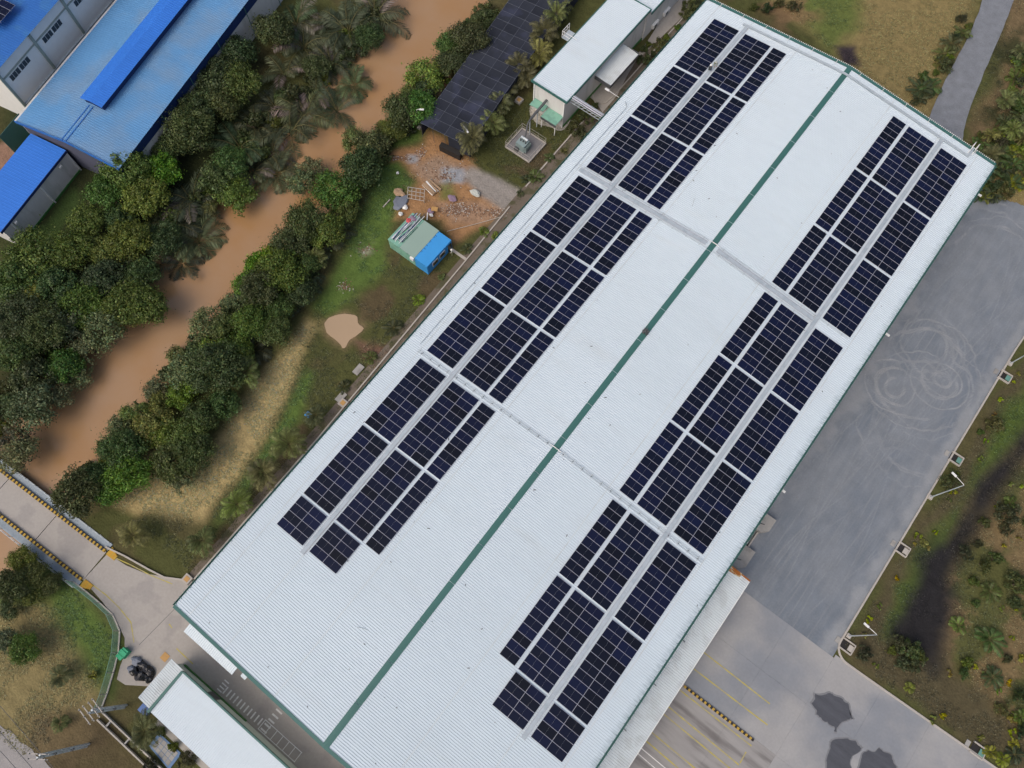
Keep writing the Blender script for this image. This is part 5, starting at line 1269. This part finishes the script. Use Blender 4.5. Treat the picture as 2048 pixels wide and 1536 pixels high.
# plinths at the loading wall
for y0, y1, lab in ((-11.4, -8.7, 'low concrete plinth against the yard wall, farther from the loading canopy'), (-17.5, -14.2, 'low concrete plinth against the yard wall, next to the loading canopy')):
    t_ = thing('concrete_plinth', (27.6, (y0 + y1) / 2, 0), lab, 'plinth', 'concrete plinths at the yard wall')
    MB().prism([(25.8, y0), (28.6, y0), (29.4, y0 + 0.8), (29.4, y1), (25.8, y1)], 0, 1.1).build('block', MT['conc'], t_)
    MB().bar((26.0, y0 + 0.3, 1.13), (28.4, y0 + 1.2, 1.13), 0.12, 0.06).build('pipe', MT['darksteel'], t_)
item('low_wall', 'thin concrete upstand between the two plinths at the yard wall', 'wall', MB().span((28.2, -14.1, 0), (28.4, -11.5, 0.6)), MT['conc_lt'])
for u, v, lab in ((1492, 1083, 'pale round drum between the two plinths, nearer the canopy'), (1499, 1068, 'pale round drum between the two plinths, farther from the canopy')):
    p = S(u, v, 0.8); t_ = thing('drum', (p[0], p[1], 0), lab, 'drum', 'drums between the plinths')
    MB().tube([(p[0], p[1], 0), (p[0], p[1], 0.1), (p[0], p[1], 0.75), (p[0], p[1], 0.9)], [0.28, 0.32, 0.32, 0.2], 14).build('body', MT['wall'], t_); MB().tube([(p[0], p[1], 0.88), (p[0], p[1], 0.95)], 0.15, 10).build('cap', MT['white'], t_)
item('rusty_stand', 'rusty steel stand beside the farther plinth', 'stand', MB().span((26.6, -12.3, 0), (27.5, -11.7, 0.7)).span((26.9, -12.5, 0.7), (27.2, -11.5, 0.85)), MT['rust'])
# bags, bin and box by the office
rr = random.Random(77)
for i, (u, v) in enumerate(((284,1330),(292,1338),(300,1345),(288,1352),(278,1352),(270,1344),(296,1358),(272,1322),(262,1338))):
    p = S(u, v, 0.35); wds = ('topmost', 'second', 'third', 'fourth', 'fifth', 'sixth', 'seventh', 'eighth', 'ninth')[i]
    item('rubbish_bag', f'black rubbish bag in the heap by the lawn fence, {wds} of the heap' if i < 7 else ('grey tarpaulin at the upper side of the bag heap' if i == 7 else 'grey tarpaulin at the left side of the bag heap'), 'bag' if i < 7 else 'tarpaulin',
         lump((p[0], p[1], 0.25), (rr.uniform(.5, .8), rr.uniform(.45, .7), rr.uniform(.4, .6)), i + 50), MT['bag'] if i < 7 else MT['tarp'], 'black rubbish bags' if i < 7 else None)
p = S(246, 1306, 0.9); bn = thing('wheelie_bin', (p[0], p[1], 0), 'bright green waste bin by the mesh fence', 'bin')
MB().box((p[0], p[1], 0.5), (0.95, 1.1, 0.95)).build('body', mat('bin_green', (0.02, 0.34, 0.16), 0.5, 0.4, 0.08, 2.0), bn); MB().box((p[0], p[1], 1.02), (1.05, 0.56, 0.1), 0.0).build('lid', bpy.data.materials['bin_green'], bn); MB().box((p[0], p[1] - 0.6, 1.0), (0.9, 0.5, 0.08)).build('lid', bpy.data.materials['bin_green'], bn)
p = S(288, 1420, 0.8); item('cabinet', 'small blue-topped cabinet at the corner of the office', 'cabinet', MB().span((p[0] - .7, p[1] - .5, 0), (p[0] + .7, p[1] + .5, 0.8)), mat('cabinet_blue', (0.10, 0.17, 0.38), 0.6))
q = S2([(318,1466),(363,1507),(338,1540),(298,1492)], 0.1)
tp = thing('tiled_pad', (q[0][0], q[0][1], 0), 'grey tiled pad with blue rim beside the office', 'pad')
MB().prism(q, -0.1, 0.12).build('rim', mat('rim_blue', (0.12, 0.20, 0.34), 0.7), tp)
cx_, cy_ = sum(a[0] for a in q) / 4, sum(a[1] for a in q) / 4
qi = [(cx_ + (a[0] - cx_) * 0.82, cy_ + (a[1] - cy_) * 0.82) for a in q]
for i in range(3):
    for j in range(5):
        def bl(f0, g0): return tuple((qi[0][c] * (1 - f0) + qi[1][c] * f0) * (1 - g0) + (qi[3][c] * (1 - f0) + qi[2][c] * f0) * g0 for c in (0, 1))
        MB().prism([bl(j / 5 + .01, i / 3 + .015), bl((j + 1) / 5 - .01, i / 3 + .015), bl((j + 1) / 5 - .01, (i + 1) / 3 - .015), bl(j / 5 + .01, (i + 1) / 3 - .015)], 0.12, 0.15).build('tile', MT['conc'], tp)

# ------------------------------------------------------------------ street lamps and power poles
def lamp(bu, bv, hu, hv, h, lab, r_=0.09):
    b0 = S(bu, bv); hd = S(hu, hv, h + 0.2)
    t_ = thing('street_lamp', (b0[0], b0[1], 0), lab, 'street lamp', 'street lamps')
    MB().tube([(b0[0], b0[1], 0), (b0[0], b0[1], h)], [r_, r_ * 0.6], 8).build('pole', MT['steel'], t_)
    MB().box((b0[0], b0[1], 0.1), (0.6, 0.6, 0.4)).build('base', MT['conc_lt'], t_)
    d = Vector((hd[0] - b0[0], hd[1] - b0[1], 0)); L_ = min(d.length, 2.6); d.normalize()
    e_ = Vector((b0[0], b0[1], h)) + d * (L_ * 0.72)
    MB().tube([(b0[0], b0[1], h - 0.02), (b0[0] + d.x * 0.15, b0[1] + d.y * 0.15, h + 0.12), (e_.x, e_.y, h + 0.22)], 0.04, 6).build('arm', MT['white'], t_)
    MB().bar((e_.x, e_.y, h + 0.22), (e_.x + d.x * 0.75, e_.y + d.y * 0.75, h + 0.24), 0.26, 0.12).build('lamp_head', MT['white'], t_)
lamp(1859.5, 995, 1906, 947, 8.7, 'street lamp beside the bushy shrub, midway along the yard kerb')
lamp(1696.5, 1272, 1731, 1249, 8.5, 'street lamp at the rounded corner of the yard kerb')
lamp(2019, 728, 2064, 662, 8.7, 'street lamp at the right edge, topmost along the yard kerb')
lamp(839, 256, 841, 219, 4.6, 'thin lamp at the creek-side corner of the shade house', 0.05)
lamp(930, 287, 934, 262, 4.6, 'thin lamp at the palm-side corner of the shade house', 0.05)
def pole(bx, by, h, lab, arms, adir):
    t_ = thing('power_pole', (bx, by, 0), lab, 'power pole', 'concrete power poles')
    for o_ in (-0.19, 0.19): MB().bar((bx, by + o_, -0.2), (bx, by + o_, h), 0.2, 0.22).build('post', MT['steel'], t_)
    for z in (h * 0.35, h * 0.7): MB().box((bx, by, z), (0.5, 0.3, 0.25)).build('spacer', MT['darksteel'], t_)
    d = Vector((math.cos(adir), math.sin(adir), 0)); n = Vector((-d.y, d.x, 0))
    for k in range(arms):
        c_ = Vector((bx, by, h - 0.35 * (k // 2) + 0.02)) + n * (0.55 * (k - (arms - 1) / 2))
        MB().bar(tuple(c_ - d * 1.2), tuple(c_ + d * 1.2), 0.10, 0.12).build('crossarm', MT['conc_lt'], t_)
        for o_ in (-1.0, 0.0, 1.0):
            q_ = c_ + d * o_; MB().tube([(q_.x, q_.y, q_.z + 0.05), (q_.x, q_.y, q_.z + 0.32)], [0.07, 0.05], 8).build('insulator', MT['conc'], t_)
    return t_
pole(-24.9, -80.8, 9.0, 'twin-post power pole with stacked crossarms by the drain channel', 4, R(-8))
pole(-25.3, -86.9, 11.2, 'twin-post power pole with a single crossarm at the bottom-left lane', 2, R(35))
for i, (a, b_, lab) in enumerate((((-60,1345),(160,1600),'upper power line crossing the lane at the bottom left'), ((-60,1400),(110,1590),'middle power line crossing the lane at the bottom left'), ((-60,1440),(60,1570),'lowest power line crossing the lane at the bottom left'))):
    pa, pb = S(*a, 10.8), S(*b_, 10.8)
    item('power_line', lab, 'cable', MB().tube([tuple(pa[c] + (pb[c] - pa[c]) * k / 6 - (0.25 * math.sin(math.pi * k / 6) if c == 2 else 0) for c in range(3)) for k in range(7)], 0.03, 5), MT['darksteel'], 'power lines')

# ------------------------------------------------------------------ people
def person(name, lab, loc, heading, pose, top, legs, hat):
    """one continuous skinned body, clothing as materials by height"""
    if pose == 'stand':
        J = {'pel': (0, 0, .95, .15), 'che': (0, .02, 1.30, .17), 'nek': (0, .02, 1.50, .06), 'hed': (0, .05, 1.64, .11),
             'sl': (-.2, 0, 1.42, .07), 'el': (-.27, .08, 1.14, .05), 'wl': (-.22, .26, .98, .04), 'sr': (.2, 0, 1.42, .07), 'er': (.28, .02, 1.14, .05), 'wr': (.26, .16, .92, .04),
             'hl': (-.1, 0, .90, .1), 'kl': (-.11, .05, .50, .07), 'al': (-.12, -.03, .08, .05), 'tl': (-.12, .14, .04, .04), 'hr': (.1, 0, .90, .1), 'kr': (.12, .02, .50, .07), 'ar': (.12, -.05, .08, .05), 'tr': (.13, .12, .04, .04)}
    else:
        J = {'pel': (0, -.12, .36, .16), 'che': (0, .10, .72, .17), 'nek': (0, .20, .88, .06), 'hed': (0, .28, 1.0, .11),
             'sl': (-.2, .12, .82, .07), 'el': (-.26, .34, .62, .05), 'wl': (-.18, .52, .42, .04), 'sr': (.2, .12, .82, .07), 'er': (.27, .36, .60, .05), 'wr': (.16, .54, .36, .04),
             'hl': (-.12, -.08, .34, .1), 'kl': (-.2, .30, .52, .08), 'al': (-.18, .10, .10, .05), 'tl': (-.19, .30, .05, .04), 'hr': (.12, -.08, .34, .1), 'kr': (.2, .32, .50, .08), 'ar': (.18, .08, .10, .05), 'tr': (.2, .28, .05, .04)}
    E_ = ['pel-che', 'che-nek', 'nek-hed', 'che-sl', 'sl-el', 'el-wl', 'che-sr', 'sr-er', 'er-wr', 'pel-hl', 'hl-kl', 'kl-al', 'al-tl', 'pel-hr', 'hr-kr', 'kr-ar', 'ar-tr']
    ks = list(J); me = bpy.data.meshes.new(name)
    me.from_pydata([J[k][:3] for k in ks], [(ks.index(a.split('-')[0]), ks.index(a.split('-')[1])) for a in E_], [])
    o = link(name + '_tmp', me)
    sm = o.modifiers.new('skin', 'SKIN'); ss = o.modifiers.new('sub', 'SUBSURF'); ss.levels = 1; ss.render_levels = 1
    for i, k in enumerate(ks):
        me.skin_vertices[0].data[i].radius = (J[k][3], J[k][3]); me.skin_vertices[0].data[i].use_root = (k == 'pel')
    dg = bpy.context.evaluated_depsgraph_get(); body = bpy.data.meshes.new_from_object(o.evaluated_get(dg)); bpy.data.objects.remove(o)
    for m_ in (MT[top], MT[legs], MT['skin']):
        body.materials.append(m_)
    zh, zp = J['nek'][2], J['pel'][2] + 0.03
    wr = [Vector(J[k][:3]) for k in ('wl', 'wr')]
    for p in body.polygons:
        c = p.center; p.use_smooth = True
        leg = min((Vector(J[k][:3]) - c).length for k in ('kl', 'kr', 'al', 'ar', 'hl', 'hr')) < min((Vector(J[k][:3]) - c).length for k in ('che', 'el', 'er', 'sl', 'sr', 'nek'))
        p.material_index = 2 if (c.z > zh + 0.02 or min((c - q).length for q in wr) < 0.09) else (1 if leg else 0)
    t_ = thing('person', loc, lab, 'person', None, (0, 0, heading))
    link('body', body, t_)
    hx_, hy_, hz_ = J['hed'][:3]
    hm = MB(); hm.tube([(hx_, hy_, hz_ + 0.02), (hx_, hy_, hz_ + 0.05), (hx_, hy_, hz_ + 0.13), (hx_, hy_, hz_ + 0.17)], [0.19, 0.15, 0.12, 0.04], 12)
    link('hat', hm.mesh('hat', MT[hat]), t_)
    for sx in (-1, 1):                     # hands with thumb and four fingers, slightly curled
        w0 = Vector(J['wl' if sx < 0 else 'wr'][:3]); e0 = Vector(J['el' if sx < 0 else 'er'][:3]); d = (w0 - e0).normalized(); n = d.cross(Vector((1, 0, 0))).normalized(); s2 = d.cross(n)
        hb = MB(); hb.bar(tuple(w0), tuple(w0 + d * 0.09), 0.085, 0.03)
        for f_ in range(4):
            b0 = w0 + d * 0.085 + s2 * (0.022 * (f_ - 1.5)); L_ = (0.065, 0.08, 0.075, 0.055)[f_]
            hb.tube([tuple(b0), tuple(b0 + d * L_ * 0.5), tuple(b0 + d * L_ * 0.85 - n * 0.025)], [0.010, 0.009, 0.007], 5)
        b0 = w0 + d * 0.03 + s2 * 0.045 * sx
        hb.tube([tuple(b0), tuple(b0 + s2 * 0.03 * sx + d * 0.03), tuple(b0 + s2 * 0.035 * sx + d * 0.06)], [0.012, 0.011, 0.008], 5)
        link('hand', hb.mesh('hand', MT['skin']), t_)
    return t_
p = S(900, 500, 0.6)
person('worker', 'person in pale clothes and white hat standing at the blue hut door', (-32.75, -3.75, 0.0), R(120), 'stand', 'palecloth', 'khaki', 'white')
for u, v, lab, tp_, lg_, ht_, hd_ in ((1430, 128, 'person in pale khaki crouching on the roof walkway, nearer the far gable', 'khaki', 'palecloth', 'palecloth', -2.4), (1420, 139, 'person in dark clothes crouching on the roof walkway beside a colleague', 'greycloth', 'greycloth', 'white', 0.6)):
    p = S(u, v, 10.9); x = -17.2
    person('worker', lab, (x, p[1], on_roof(x, 0.19)), hd_, 'crouch', tp_, lg_, ht_)
